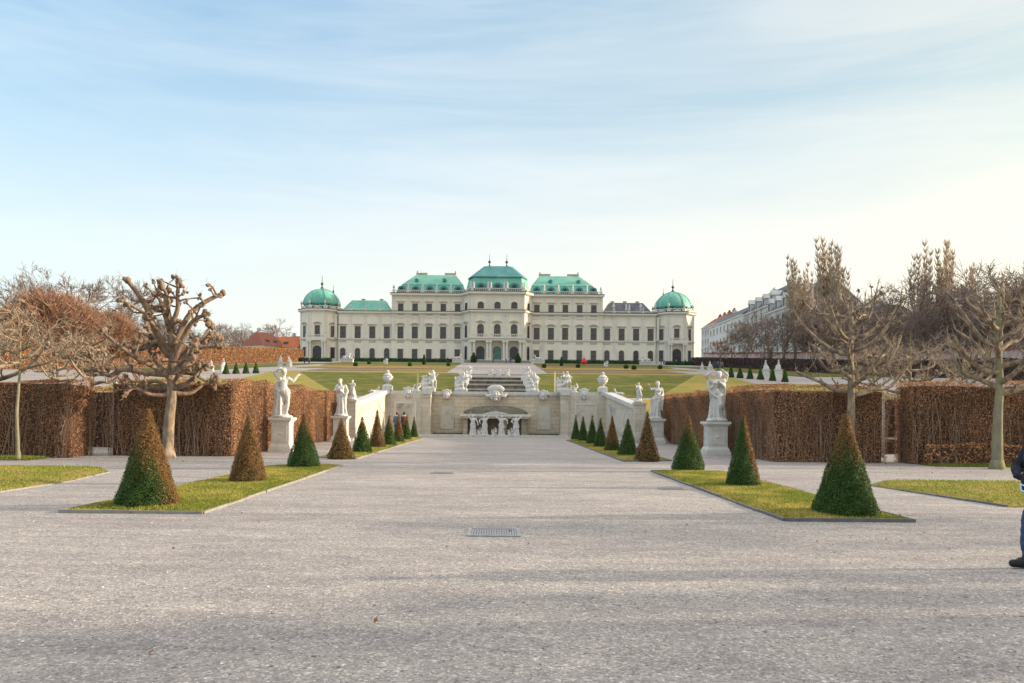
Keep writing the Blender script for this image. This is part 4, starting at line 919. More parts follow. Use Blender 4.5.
# ---- low wings
for s in (-1, 1):
    x0, x1 = sorted((L(496.3+s*158.6), L(496.3+s*105.5))); fr = (0, 0, 0)
    mb = MB(); mb.box(x0, x1, 0, 20, -1.5, ZC1+.1); part('wing_wall', mb, M['plaster'], pal)
    wx = [L(342.3), L(357), L(371.6), L(386.2)] if s < 0 else [L(606.3), L(620.8), L(635.3), L(649.8)]
    step = wx[1]-wx[0]
    mb = MB(); facade(mb, x0, x1, fr, ((ZS, .35, .35), (ZC1-.1, .8, .5)), [w+step/2 for w in wx[:-1]]+[wx[0]-step/2, wx[-1]+step/2]); part('mouldings', mb, M['trim'], pal); cornice_shade_strip(x0, x1, fr, ZC1+.16, .8)
    for x in wx: window(x, .6, 1.75, 3.0, 1, fr); window(x, 7.5, 1.95, 4.0, 0, fr, 'flat')
    balustrade(x0, x1, ZC1+.15, .9, (0, .5, 0), .62, [w+step/2 for w in wx[:-1]])
    for w in wx[:-1]: deco(VASE, 'vase', w+step/2, .5, ZC1+1.1, 0, .8)
    # roof behind the balustrade
    rx0, rx1 = sorted((L(496.3+s*158), L(496.3+s*107))); tx0, tx1 = sorted((L(496.3+s*149), L(496.3+s*115)))
    mb = MB(); mb.frustum((rx0, rx1, 1.6, 18), ZC1+.12, (tx0, tx1, 6.5, 12), 20.8); part('wing_roof', mb, M['copper'] if s < 0 else M['slate'], pal)
    mb = MB()
    for q in (.3, .85) if s < 0 else (.12, .5, .88):
        x = tx0+(tx1-tx0)*q; mb = MB(); mb.box(x-.5, x+.5, 9, 10, 20.2, 21.7); mb.box(x-.6, x+.6, 8.9, 10.1, 21.5, 21.65); part('chimney', mb, M['trim_dark'], pal)
    # statues on the right balustrade
    if s > 0:
        for px in (613, 640): deco(VASE, 'vase', L(px), .5, ZC1+1.35, 0, 1.3)
        for px in (625.5, 628.5): deco(ROOFSTAT, 'roof_statue', L(px), .5, ZC1+1.3, 0, 1.)
# ---- main block
for s in (-1, 1):
    x0, x1 = sorted((L(496.3+s*105.4), L(496.3+s*33))); fr = (0, -.6, 0)
    mb = MB(); mb.box(x0, x1, -.6, 21, -1.5, ZC2+.1); part('main_wall', mb, M['plaster'], pal)
    wx = [L(p) for p in (400, 414.3, 428.4, 442.5, 456.8)] if s < 0 else [L(p) for p in (535.8, 550, 564.2, 578.5, 592.6)]
    st = wx[1]-wx[0]; pl = [w+st/2 for w in wx[:-1]]+[wx[0]-st/2, wx[-1]+st/2]
    mb = MB(); facade(mb, x0, x1, fr, ((ZS, .35, .35), (ZC1-.1, .75, .5), (ZC2-.15, .95, .6)), pl)
    mb.M = None
    for x in pl: mb.box(x-.38, x+.38, -.74, -.58, 16.5, 21.6)
    for x in wx: mb.box(x-1.2, x+1.2, -.8, -.58, 14.3, 14.75)
    part('mouldings', mb, M['trim'], pal); cornice_shade_strip(x0, x1, fr, ZC1+.16, .75); cornice_shade_strip(x0, x1, fr, ZC2+.16, .95)
    for x in wx: window(x, .6, 1.8, 3.6, 0, fr); window(x, 7.5, 1.95, 4.0, 0, fr, 'curve'); window(x, 16.35, 1.8, 2.6, 0, fr, 'flat')
    pi = [w+st/2 for w in wx[:-1]]+[x0+.6 if s < 0 else x1-.6]
    balustrade(x0, x1, ZC2+.15, 1.2, (0, -.1, 0), .62, pi)
    for x in pi: deco(ROOFSTAT if abs(x-pi[-1]) > 1 else VASE, 'roof_statue' if abs(x-pi[-1]) > 1 else 'vase', x, -.1, ZC2+1.3, 0, 1.05 if abs(x-pi[-1]) > 1 else 1.)
    b0, b1 = sorted((L(496.3+s*103.5), L(496.3+s*30))); m0, m1 = sorted((L(496.3+s*96), L(496.3+s*35))); t0, t1 = sorted((L(496.3+s*84), L(496.3+s*43)))
    mb = MB(); mb.frustum((b0, b1, .9, 19.8), ZC2+.12, (m0, m1, 2.6, 18), 25.6); part('mansard_slope', mb, M['copper'], pal)
    mb = MB(); mb.frustum((m0-.15, m1+.15, 2.45, 18.15), 25.6, (t0, t1, 8, 12.5), 29.7); part('upper_roof', mb, M['copper'], pal)
    mb = MB()
    for q in (.0, .15, .72, .87):
        x = t0+(t1-t0)*q; mb = MB(); mb.box(x, x+1.7, 9, 11, 29.2, 30.4); mb.box(x-.1, x+1.8, 8.9, 11.1, 30.4, 30.6)
        if q in (.0, .87): e = x+(.1 if q == 0 else 1.3); mb.box(e, e+.4, 9.8, 10.2, 30.6, 31.4)
        part('chimney', mb, M['trim_dark'], pal)
    for x in wx:
        o = put('dormer', cached('dorm', lambda: (lambda m: (m.box(-1.2, 1.2, -.3, 2, 0, 1.1), m.prism_xz(arch_pts(2.4, 1.1, 1.1, 8, .8), -.3, 2), m)[-1])(MB()).mesh('dormer')), None, pal, (x, 1.2, ZC2+.85))
        if not o.data.materials: o.data.materials.append(M['copper_dark'])
        g = put('pane', cached('dormp', lambda: MB().prism_xz([(.62*math.cos(a*.523), 1.0+.55*math.sin(a*.523)) for a in range(12)], -.36, -.28).mesh('pane')), None, o)
        if not g.data.materials: g.data.materials.append(M['glass_dark'])
    for x in (wx[1], wx[3]):
        mb = MB(); mb.box(-.5, .5, -.6, 2, 0, .6); mb.prism_xz([(-.65, .6), (.65, .6), (0, 1.05)], -.65, 2); part('roof_hatch', mb, M['copper_dark'], pal, (x, 4.2, 26.9))
# ---- central pavilion with canted sides
YF = -5.2
fr = (0, YF, 0); xh = L(522.6); xo = L(531.2); xh0, xo0 = L(470.2), L(461.6)
foot = [(xo0, -.55), (xh0, YF), (xh, YF), (xo, -.55), (xo, 10), (xo0, 10)]
mb = MB(); mb.prism_xy(foot, -1.5, ZC2+.15); part('pavilion_wall', mb, M['plaster'], pal)
wx = [L(480.1), L(496.5), L(513)]
ang = math.atan2(-.55-YF, xo-xh); lenc = math.hypot(xo-xh, YF+.55)
cr = ((xh+xo)/2, (YF-.55)/2, ang); clf = ((xh0+xo0)/2, (YF-.55)/2, -ang)
mb = MB()
for f_, a, b, pl in ((fr, xh0, xh, [L(p) for p in (473, 486.7, 490.3, 502.7, 506.3, 520)]), (cr, -lenc/2, lenc/2, []), (clf, -lenc/2, lenc/2, [])):
    facade(mb, a, b, f_, ((ZS, .35, .35), (ZC1, .8, .5), (ZC2-.1, 1., .65)), pl)
    mb.M = Matrix.Translation((f_[0], f_[1], 0)) @ Matrix.Rotation(f_[2], 4, 'Z')
    for x in pl: mb.box(x-.36, x+.36, -.15, .02, 16.6, 21.6)
    for x in (a+.45, b-.45): mb.box(x-.4, x+.4, -.18, .02, .7, 21.6)
part('mouldings', mb, M['trim'], pal)
for f_, a, b in ((fr, xh0, xh), (cr, -lenc/2, lenc/2), (clf, -lenc/2, lenc/2)): cornice_shade_strip(a, b, f_, ZC1+.26, .8); cornice_shade_strip(a, b, f_, ZC2+.24, 1.)
for i, x in enumerate(wx):
    window(x, .15, 2.7, 3.5, 1, fr, None, 'glass_green' if i == 1 else 'glass_dark', 'door', 'tall arched door with green glass' if i == 1 else None)
    window(x, 7.9, 2.1, 3.2, 1, fr, 'peak'); window(x, 16.9, 2.0, 1.5, .75, fr, None)
for f_ in (cr, clf):
    window(0, .3, 1.7, 4.1, 1, f_, None, 'glass_dark', 'door'); window(0, 7.75, 1.6, 3.4, 1, f_, 'curve'); window(0, 16.6, 1.6, 2.4, 0, f_)
# portico with paired columns and balcony
mb = MB(); mb.box(L(469), L(524), YF-2.6, YF-.02, 6.55, 7.25); mb.box(L(468), L(525), YF-2.9, YF-.02, 7.25, 7.55); part('balcony', mb, M['trim'], pal)
balustrade(L(468.5), L(524.5), 7.55, 1.05, (0, YF-2.6, 0), .55, [L(p) for p in (470, 488.5, 504.5, 523)])
for px in (470.5, 474, 487, 490, 503, 506, 519, 522.5):
    mb = MB(); mb.box(-.5, .5, -.5, .5, 0, .9); mb.lathe([(.46, .9), (.40, 1.1), (.42, 3), (.36, 5.7), (.5, 5.95)], 12); mb.box(-.55, .55, -.55, .55, 5.95, 6.55); part('column', mb, M['trim'], pal, (L(px), YF-2.1, 0))
mb = MB(); mb.box(L(466), L(527), YF-5.4, YF-.02, -1.5, .12); mb.box(L(465), L(528), YF-5.9, YF-5.4, -1.5, -.05); mb.box(L(464), L(529), YF-6.4, YF-5.9, -1.5, -.22); part('steps', mb, M['kerb'], pal)
pi = [L(p) for p in (471.5, 488.5, 504.5, 521.5)]
balustrade(xh0, xh, ZC2+.25, 1.25, (0, YF+.5, 0), .62, pi)
for f_ in (cr, clf): balustrade(-lenc/2, lenc/2, ZC2+.25, 1.25, (f_[0]-math.sin(f_[2])*.5, f_[1]+math.cos(f_[2])*.5, f_[2]), .62, [0])
for x in pi:
    for q in (-.45, .45): deco(ROOFSTAT, 'roof_statue', x+q, YF+.5, ZC2+1.3, 0, 1.05)
def octf(x0, x1, xi0, xi1, y0, y1, yb): return [(x0, y1), (xi0, y0), (xi1, y0), (x1, y1), (x1, yb), (x0, yb)]
def polyfrustum(mb, A, za, B, zb):
    n = len(A); mb.add([(*p, za) for p in A]+[(*p, zb) for p in B], [tuple(range(n-1, -1, -1)), tuple(range(n, 2*n))]+[(i, (i+1) % n, (i+1) % n+n, i+n) for i in range(n)])
A = octf(xo0+.8, xo-.8, xh0+.5, xh-.5, YF+1.2, .6, 14); B = octf(L(467.5), L(525.5), L(472.5), L(520), YF+2.6, 1.6, 13)
mb = MB(); polyfrustum(mb, A, ZC2+.2, B, 27.4); part('mansard_slope', mb, M['copper'], pal)
Cc = octf(L(466.8), L(526.2), L(471.2), L(521.2), YF+2.2, 1.3, 13.3); Dd = octf(L(482.5), L(511.5), L(485.8), L(507.8), 2.5, 3.4, 7.5)
mb = MB(); polyfrustum(mb, Cc, 27.3, Cc, 27.6); polyfrustum(mb, Cc, 27.6, Dd, 31.9); part('upper_roof', mb, M['copper_dark'], pal)
for x in wx:
    o = put('dormer', _mc['dorm'], None, pal, (x, YF+1.5, ZC2+.95)); o.scale = (1.25, 1, 1.15); put('pane', _mc['dormp'], None, o)
for x in (L(488), L(505.5)):
    mb = MB(); mb.lathe([(.7, 0), (.35, .35), (.16, .9), (.16, 1.3), (.48, 1.6), (.48, 1.9), (.14, 2.2), (.08, 2.8), (.05, 4.2), (.01, 4.3)], 10); part('finial', mb, M['iron'], pal, (x, 4.5, 31.85))
mb = MB(); mb.box(-.5, .5, -.6, 2, 0, .6); mb.prism_xz([(-.65, .6), (.65, .6), (0, 1.1)], -.65, 2); part('roof_hatch', mb, M['copper_dark'], pal, (L(496.6), .6, 29))
# ---- corner pavilions
for s in (-1, 1):
    cx = L(496.3+s*178.2); cy = 4.2; ap = 6.35; r = ap/math.cos(R(22.5)); hw = ap*math.tan(R(22.5))
    oc = [(cx+r*math.cos(R(22.5+45*i)), cy+r*math.sin(R(22.5+45*i))) for i in range(8)]
    mb = MB(); mb.prism_xy(oc, -1.5, 16.6); part('pavilion_wall', mb, M['plaster'], pal)
    mb = MB(); frs = []
    for i in range(8):
        a = R(45*i); f_ = (cx+math.sin(a)*ap, cy-math.cos(a)*ap, a); frs.append(f_)
        facade(mb, -hw, hw, f_, ((ZS, .35, .35), (16.5, .8, .55)), [], True)
        mb.M = Matrix.Translation((f_[0], f_[1], 0)) @ Matrix.Rotation(f_[2], 4, 'Z')
        for x in (-hw+.32, hw-.32): mb.box(x-.3, x+.3, -.15, .02, .7, 16)
        mb.M = None
    part('mouldings', mb, M['trim'], pal)
    for i in (0, 1, 7, 2, 6): cornice_shade_strip(-hw, hw, frs[i], 16.8, .8)
    for i in (0, 1, 7, 2, 6):
        f_ = frs[i]
        if i in (2, 6) and ((i == 2) == (s < 0)): continue
        window(0, 7.75, 1.7, 3.7, 0, f_, 'curve')
        if i == 0: window(0, .15, 2.9, 3.4, 1, f_, None, 'glass_dark', 'door')
        else: window(0, .9, 1.7, 3.6, 0, f_, None, 'glass_dark')
    f_ = frs[0]
    mb = MB(); mb.box(cx-3.3, cx+3.3, f_[1]-1.9, f_[1]-.02, 6.5, 7.3); part('balcony', mb, M['trim'], pal); balustrade(cx-3.2, cx+3.2, 7.3, 1., (0, f_[1]-1.6, 0), .5, [cx-3., cx+3.])
    for q in (-2.75, -1.95, 1.95, 2.75):
        mb = MB(); mb.box(-.36, .36, -.36, .36, 0, .8); mb.lathe([(.34, .8), (.3, 1), (.3, 3), (.26, 5.8), (.38, 6)], 10); mb.box(-.4, .4, -.4, .4, 6, 6.5); part('column', mb, M['trim'], pal, (cx+q, f_[1]-1.45, 0))
    for i in (0, 1, 7, 2, 6):
        f_ = frs[i]; balustrade(-hw, hw, 16.75, 1.2, (f_[0]-math.sin(f_[2])*-.35*-1, f_[1]+math.cos(f_[2])*.35, f_[2]), .55, [-hw+.4, hw-.4])
        mb = MB(); mb.prism_xz([(-1.7, 0), (1.7, 0), (1.2, .5), (0, .85), (-1.2, .5)], -.45, .02); mb.M = None; o = part('gable', mb, M['trim'], pal); place(o, 0, 16.75, f_)
        c_, s2 = math.cos(f_[2]), math.sin(f_[2])
        deco(VASE, 'vase', f_[0]-hw*c_+s2*-.3, f_[1]-hw*s2+c_*.3, 18., 0, 1.05)
    def octo(rr): return [(cx+rr*math.cos(R(22.5+45*i)), cy+rr*math.sin(R(22.5+45*i))) for i in range(8)]
    mb = MB(); polyfrustum(mb, octo(5.9), 16.7, octo(5.9), 18.6); part('dome_drum', mb, M['copper_dark'], pal)
    mb = MB(); pr = [(6.0, 18.6), (6.05, 18.9), (5.85, 20.0), (5.35, 21.1), (4.5, 22.2), (3.3, 23.15), (1.85, 23.75), (.5, 24.1)]
    n = 32
    mb.lathe([(a, z) for a, z in pr], n, (cx, cy, 0)); part('dome', mb, M['copper'], pal, smooth=True)
    mb = MB()
    for i in range(8):
        a = R(22.5+45*i); mb.tube([(cx+q*math.cos(a)*1.01, cy+q*math.sin(a)*1.01, z+.03) for q, z in pr], .16, 6)
    part('dome_rib', mb, M['copper'], pal)
    for i in (0, 1, 7):
        f_ = frs[i]; o = put('dormer', _mc['dorm'], None, pal); place(o, 0, 17.2, (cx+math.sin(f_[2])*5.9, cy-math.cos(f_[2])*5.9, f_[2])); o.scale = (.8, .5, .8); put('pane', _mc['dormp'], None, o)
    mb = MB(); mb.lathe([(.75, 24), (.5, 24.5), (.2, 24.9), (.2, 25.3), (.5, 25.7), (.45, 26), (.12, 26.3), (.07, 28.3), (.01, 28.5)], 10, (cx, cy, 0)); part('finial', mb, M['iron'], pal)
    mb = MB(); mb.lathe([(.5, 22.8), (.2, 23.4), (.3, 23.8), (.08, 24.2), (.03, 26)], 8, (cx-s*3.2 if s < 0 else cx-2.6, cy+2.5, 0)); part('finial', mb, M['iron'], pal)
# ------------------------------------------------------------------ clipped yew cones
GRN = np.array([(.04, .105, .025), (.06, .14, .03), (.035, .08, .02), (.085, .165, .035)])
RUST_SUN = np.array([(.27, .135, .05), (.33, .18, .065), (.19, .10, .045), (.23, .13, .06)])  # browned leaf colours, also used for sunlight painted on right flanks
def cone(x, y, h, r, label, group, brown, n=8000, leaf=.019, seed=0, loc_z=None):  # brown: share of browned leaves, on some cones also sunlight painted on the right
    rg = np.random.default_rng(seed); root = thing('cone_topiary', label, 'topiary', (x, y, loc_z if loc_z is not None else 0.), 0, group)
    bul = lambda t: r*((1-t)*.95+.035+.02*np.sin(np.clip(t*3.2, 0, 1)*3.14))*np.where(t < .06, .88+2*t, 1)
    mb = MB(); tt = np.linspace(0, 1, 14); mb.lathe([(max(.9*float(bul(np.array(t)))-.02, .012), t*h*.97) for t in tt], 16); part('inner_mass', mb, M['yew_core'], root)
    t = 1-np.sqrt(1-rg.random(n)*.999); t[:n//40] = rg.uniform(.9, 1, n//40); a = rg.uniform(0, 6.283, n)
    lump = 1+.045*np.sin(a*4+t*11+seed)+.035*np.sin(a*9-t*23)+.03*np.sin(a*2+t*5+seed*2)
    rr = bul(t)*lump*(1-.13*rg.random(n)**2)+rg.normal(0, .011, n)+.03*(rg.random(n) > .985); P = np.stack([rr*np.cos(a), rr*np.sin(a), t*h*1.0], 1)
    N = np.stack([np.cos(a), np.sin(a), np.full(n, .45)], 1)
    wob = .05*np.sin(a*3+seed)+.05*np.sin(a*7+t*9)+rg.normal(0, .06, n)
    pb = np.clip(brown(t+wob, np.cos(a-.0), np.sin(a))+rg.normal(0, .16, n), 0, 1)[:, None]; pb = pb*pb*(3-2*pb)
    c = (RUST_SUN[rg.integers(0, 4, n)]*pb+GRN[rg.integers(0, 4, n)]*(1-pb))*rg.uniform(.75, 1.15, (n, 1))
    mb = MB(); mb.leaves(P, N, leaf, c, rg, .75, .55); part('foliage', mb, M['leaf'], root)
    return root
def sg(x): return 1/(1+np.exp(-np.clip(x, -30, 30)))
top = lambda a, k=14: (lambda t, cx, cy: sg((t-a)*k))
side = lambda a, b, c=-.35: (lambda t, cx, cy: np.clip(sg((cx*b+t-a)*7), 0, 1))  # orange towards right and tip; the sunlit side is painted into the colour
allb = lambda t, cx, cy: .9-.35*sg((.12-t)*14)
GN = 'large clipped cones on the near grass beds'; GF = 'clipped cones on the far grass beds'
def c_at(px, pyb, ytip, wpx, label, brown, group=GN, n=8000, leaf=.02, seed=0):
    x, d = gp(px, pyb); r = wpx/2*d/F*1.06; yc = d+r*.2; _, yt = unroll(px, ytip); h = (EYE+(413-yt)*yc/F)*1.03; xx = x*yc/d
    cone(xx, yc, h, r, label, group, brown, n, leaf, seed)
c_at(147.5, 508, 412, 62, 'large cone, rust orange above, painted sunlight right, green low left, front of left near bed', (lambda t, cx, cy: np.clip(sg((t-.52+.16*cx)*13)*.95+sg((cx-.8)*12)*.75, 0, .97)), seed=1, n=36000, leaf=.0135)  # browned top; right edge painted orange as if sunlit
c_at(248, 484, 417, 38, 'wholly brown withered cone in the middle of the left near bed', allb, seed=2, n=20000, leaf=.014)
c_at(303.5, 469, 415, 33, 'green cone with brown tip at the far end of the left near bed', top(.68), seed=3, n=16000, leaf=.015)
c_at(845, 517, 417, 61, 'large green cone with brown neck at front of right near bed, bare tree behind', top(.60), seed=4, n=36000, leaf=.0135)
c_at(743, 488, 419, 35, 'dark green cone with painted sunlit-orange right side in the middle of the right near bed', side(.75, .75), seed=5, n=20000, leaf=.014)
c_at(688, 472, 418, 33, 'bright green cone with brown tip at the far end of the right near bed', top(.74), seed=6, n=16000, leaf=.015)
ordn = ['nearest', 'second', 'third', 'fourth', 'fifth', 'sixth', 'farthest']
for side_, rows in (('left', [(341, 459, 420, 27, allb, 'brown'), (362, 453.5, 418, 21, top(.75), 'green'), (377, 448.5, 411, 17, allb, 'slim brown'), (389, 446, 416, 15, top(.7), 'green'), (398.5, 442.8, 414, 12, top(.3), 'brownish'), (406.5, 440.6, 416, 10, top(.7), 'green'), (414, 438, 417.5, 8, top(.8), 'green')]),
                    ('right', [(647, 461.5, 413, 24, allb, 'tall brown'), (627.7, 456.5, 420, 21, top(.9), 'green'), (612, 452, 417, 16, top(.25), 'brownish'), (600.4, 448, 419, 14, top(.75), 'green'), (592, 444.8, 416, 12, top(.8), 'green'), (583, 442, 417, 10.5, top(.9), 'green'), (575.7, 440, 416, 9, top(.8), 'green')])):
    for i, (px, pyb, yt, wp, br, word) in enumerate(rows):
        c_at(px, pyb, yt, wp, f'{ordn[i]} of seven cones on the {side_} far bed, {word}', br, GF, 4200 if i < 3 else 2400, .026 if i < 3 else .032, 20+i+(50 if side_ == 'right' else 0))
# small green cones on the upper side terraces
sm = None
for side_, rows in (('left', [(226, 375, 86), (236, 374.6, 86.5), (246, 374.4, 87), (256, 374, 87.5)]), ('right', [(731, 377.8, 88), (740, 378.3, 87), (750, 379, 86), (760.5, 379.8, 85), (772.5, 381, 83.5), (785, 382.3, 82)])):
    for i, (px, py, Y) in enumerate(rows):
        x, y, z = at(px, py, Y); z = T(x, y)
        lb = f'small dark green cone on the {side_} upper terrace, number {i+1} from the palace axis'
        lb = f'small dark green cone on the {side_} upper terrace, {["nearest to","second from","third from","fourth from","fifth from","sixth from"][::1 if side_=="right" else -1][i if side_=="right" else i+2]} the palace axis'
        if sm is None: sm = cone(x, y, 1.25, .38, lb, 'small cones on the upper terraces', lambda t, a, b: 0*t+.03, 1800, .045, 5, z); 
        else: dup(sm, (x, y, z), i*1.3, lb, scale=(1, 1, 1.0 if side_ == 'left' else 1.1))

# ------------------------------------------------------------------ beech hedges with withered leaves
HB = np.array([(.38, .195, .095), (.46, .245, .12), (.30, .16, .09), (.52, .30, .16), (.21, .12, .08)])
def hedge(name, boxes, label, group, dens=260, leaf=.045, seed=0, tint=(1, 1, 1), faces=None, stems=True, core='hedge_core', jag=.1, z_of=None, hue=None, gap=.1):
    """boxes: (x0,x1,y0,y1,h). Leaf-sized faces and upright stems over a twiggy inner mass"""
    rg = np.random.default_rng(seed); cx = np.mean([(b[0]+b[1])/2 for b in boxes]); cy = np.mean([(b[2]+b[3])/2 for b in boxes])
    zf = z_of or (lambda x, y: 0.); z0 = zf(cx, cy); root = thing(name, label, 'hedge', (cx, cy, z0), 0, group)
    core_mb = MB(); lf = MB(); st = MB(); H_ = HB if hue is None else hue
    for (x0, x1, y0, y1, h) in boxes:
        nx = max(1, int((x1-x0)/2.5)); ny = max(1, int((y1-y0)/2.5)); ins = min(.14, (x1-x0)*.2)
        for i in range(nx):
            for j in range(ny):
                if 0 < i < nx-1 and 0 < j < ny-1: pass
                xa, xb = x0+(x1-x0)*i/nx, x0+(x1-x0)*(i+1)/nx; ya, yb = y0+(y1-y0)*j/ny, y0+(y1-y0)*(j+1)/ny
                if i == 0: xa += ins
                if i == nx-1: xb -= ins
                if j == 0: ya += ins
                if j == ny-1: yb -= ins
                zz = [zf(a, b)-z0 for a, b in ((xa, ya), (xb, ya), (xb, yb), (xa, yb))]
                v = [(a-cx, b-cy, z-.1) for (a, b), z in zip(((xa, ya), (xb, ya), (xb, yb), (xa, yb)), zz)]+[(a-cx, b-cy, z+h-.13) for (a, b), z in zip(((xa, ya), (xb, ya), (xb, yb), (xa, yb)), zz)]
                core_mb.add(v, [(0, 3, 2, 1), (4, 5, 6, 7), (0, 1, 5, 4), (1, 2, 6, 5), (2, 3, 7, 6), (3, 0, 4, 7)])
        for nm, (nrm, area) in {'x-': ((-1, 0, 0), (y1-y0)*h), 'x+': ((1, 0, 0), (y1-y0)*h), 'y-': ((0, -1, 0), (x1-x0)*h), 'z': ((0, 0, 1), (x1-x0)*(y1-y0))}.items():
            if faces and nm not in faces: continue
            n = int(area*dens*(.6 if nm == 'z' else 1)); 
            if n < 1: continue
            a, b = rg.random(n), rg.random(n); dp = (jag*.9)*rg.random(n)**1.4-.025
            if nm == 'z': X = x0+a*(x1-x0); Y = y0+b*(y1-y0); Z = h-dp*.6+.04*np.sin(X*2+Y*1.3)
            else:
                Z = b*h
                if nm == 'x-': Y = y0+a*(y1-y0); X = x0+dp+.04*np.sin(Y*1.7)
                elif nm == 'x+': Y = y0+a*(y1-y0); X = x1-dp+.04*np.sin(Y*1.7)
                else: X = x0+a*(x1-x0); Y = y0+dp+.04*np.sin(X*2.1)
            along = X+Y; keep = (np.sin(along*7.3)+np.sin(along*3.1+1)+.9*np.sin(Z*3+along*2) > -1.3-gap*4+2.2*rg.random(n)) | (rg.random(n) < .55)
            if h > 2 and not z_of: Z = Z*(1+(.035*np.sin(along*.83+seed)+.022*np.sin(along*2.1+1)+.012*np.sin(along*5.3)))
            Z0 = np.array([zf(x, y)-z0 for x, y in zip(X, Y)]) if z_of else 0
            P = np.stack([X-cx, Y-cy, Z+Z0], 1)[keep]; m = len(P); pat = .5+.5*np.sin(along*1.9+2*np.sin(Z*1.4))[keep]
            c = H_[rg.integers(0, len(H_), m)]*(.8+.35*pat[:, None])*rg.uniform(.75, 1.25, (m, 1))*np.array(tint)
            lf.leaves(P, np.tile(np.array(nrm, float), (m, 1)), leaf, c, rg, .9, .65)
            if stems and nm != 'z':
                k = int((area/h)*9*(dens/420)); a = rg.random(k); q = -.03+.12*rg.random(k); o1, o2 = rg.normal(0, .14, k), rg.normal(0, .26, k); hh = h*rg.uniform(.55, 1.04, k)
                def pos(t, off, z):
                    if nm == 'x-': return np.stack([x0+q*.8-cx, y0+t*(y1-y0)+off-cy, z], 1)
                    if nm == 'x+': return np.stack([x1-q*.8-cx, y0+t*(y1-y0)+off-cy, z], 1)
                    return np.stack([x0+t*(x1-x0)+off-cx, y0+q*.8-cy, z], 1)
                zb = np.array([zf(*(p[:2]+(cx, cy)))-z0 for p in pos(a, 0*a, 0*a)]) if z_of else 0
                p0 = pos(a, 0*a, zb+0*a); p1 = pos(a, o1, zb+hh*.5); p2 = pos(a, o2, zb+hh)
                st.segs(p0, p1, rg.uniform(.004, .013, k), np.full(k, .006), 3); st.segs(p1, p2, np.full(k, .006), np.full(k, .003), 3)
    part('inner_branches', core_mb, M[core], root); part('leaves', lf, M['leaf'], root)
    if st.n: part('stems', st, M['hedge_twig'], root)
    return root
M['hedge_twig'] = nmat('hedge_twig', (.24, .17, .13), (.42, .31, .23), 3, .95, 0)
HGp = 'brown beech hedges of the lower garden'
hedge('beech_hedge', [(-14.4, -9.75, 29.6, 31.1, 2.78), (-11.1, -9.75, 31.1, 53, 2.85)], 'long brown beech hedge turning the corner beside the main walk, left side', HGp, 1000, .027, 1, faces=('x+', 'y-', 'z'))
hedge('beech_hedge', [(-40, -14.95, 27.7, 29.7, 2.7)], 'brown beech hedge at the left edge, ending at the gap with the slender pole', HGp, 1000, .027, 2, faces=('x+', 'y-', 'z'), tint=(.9, .88, .9))
hedge('beech_hedge', [(10.15, 14.35, 29.4, 30.9, 2.74), (10.15, 11.5, 30.9, 53, 2.82)], 'long brown beech hedge turning the corner beside the main walk, right side', HGp, 1000, .027, 3, faces=('x-', 'y-', 'z'), tint=(1, .97, .98))
hedge('beech_hedge', [(15.0, 40, 28.7, 30.2, 2.95)], 'brown beech hedge at the right edge, behind the lichen green tree', HGp, 1000, .027, 4, faces=('x-', 'y-', 'z'))
hedge('low_hedge', [(15.3, 39, 28.0, 28.5, .75)], 'low leafy brown hedge at the foot of the right edge hedge', HGp, 260, .045, 5, faces=('x-', 'y-', 'z'), tint=(1.25, 1.15, 1))
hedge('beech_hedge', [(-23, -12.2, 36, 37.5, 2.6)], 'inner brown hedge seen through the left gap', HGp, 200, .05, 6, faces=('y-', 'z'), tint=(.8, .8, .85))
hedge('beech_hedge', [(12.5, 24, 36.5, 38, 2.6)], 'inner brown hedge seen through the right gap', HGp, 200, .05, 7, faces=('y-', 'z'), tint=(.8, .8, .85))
# tall hedge beyond the right frame edge: its shade lies over the foreground
hedge('beech_hedge', [(15.5, 17.2, -22, 8.3, 4.6), (15.5, 17.1, 8.3, 9.3, 3.9), (15.6, 17.0, 9.3, 10.1, 3.0), (15.7, 17., 10.1, 10.9, 2.1)], 'tall beech hedge beside the forecourt, right of the walking person', HGp, 30, .09, 8, faces=('x-', 'z'), stems=False)
# tall hedges of the upper garden (follow the slope)
OR = np.array([(.36, .16, .06), (.42, .20, .075), (.28, .125, .05), (.46, .25, .10)])
hedge('tall_hedge', [(-60, -57.6, 64, 238, 3.7)], 'tall orange brown clipped hedge along the left side of the upper garden', 'tall hedges of the upper garden', 26, .14, 9, faces=('x+', 'y-', 'z'), z_of=T, hue=OR, stems=False, gap=.0)
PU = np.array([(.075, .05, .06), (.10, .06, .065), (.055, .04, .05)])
hedge('tall_hedge', [(56, 58, 70, 232, 2.3)], 'dark purple brown clipped hedge below the pink wall, right side of the upper garden', 'tall hedges of the upper garden', 26, .14, 10, faces=('x-', 'y-', 'z'), z_of=T, hue=PU, stems=False, gap=.0)
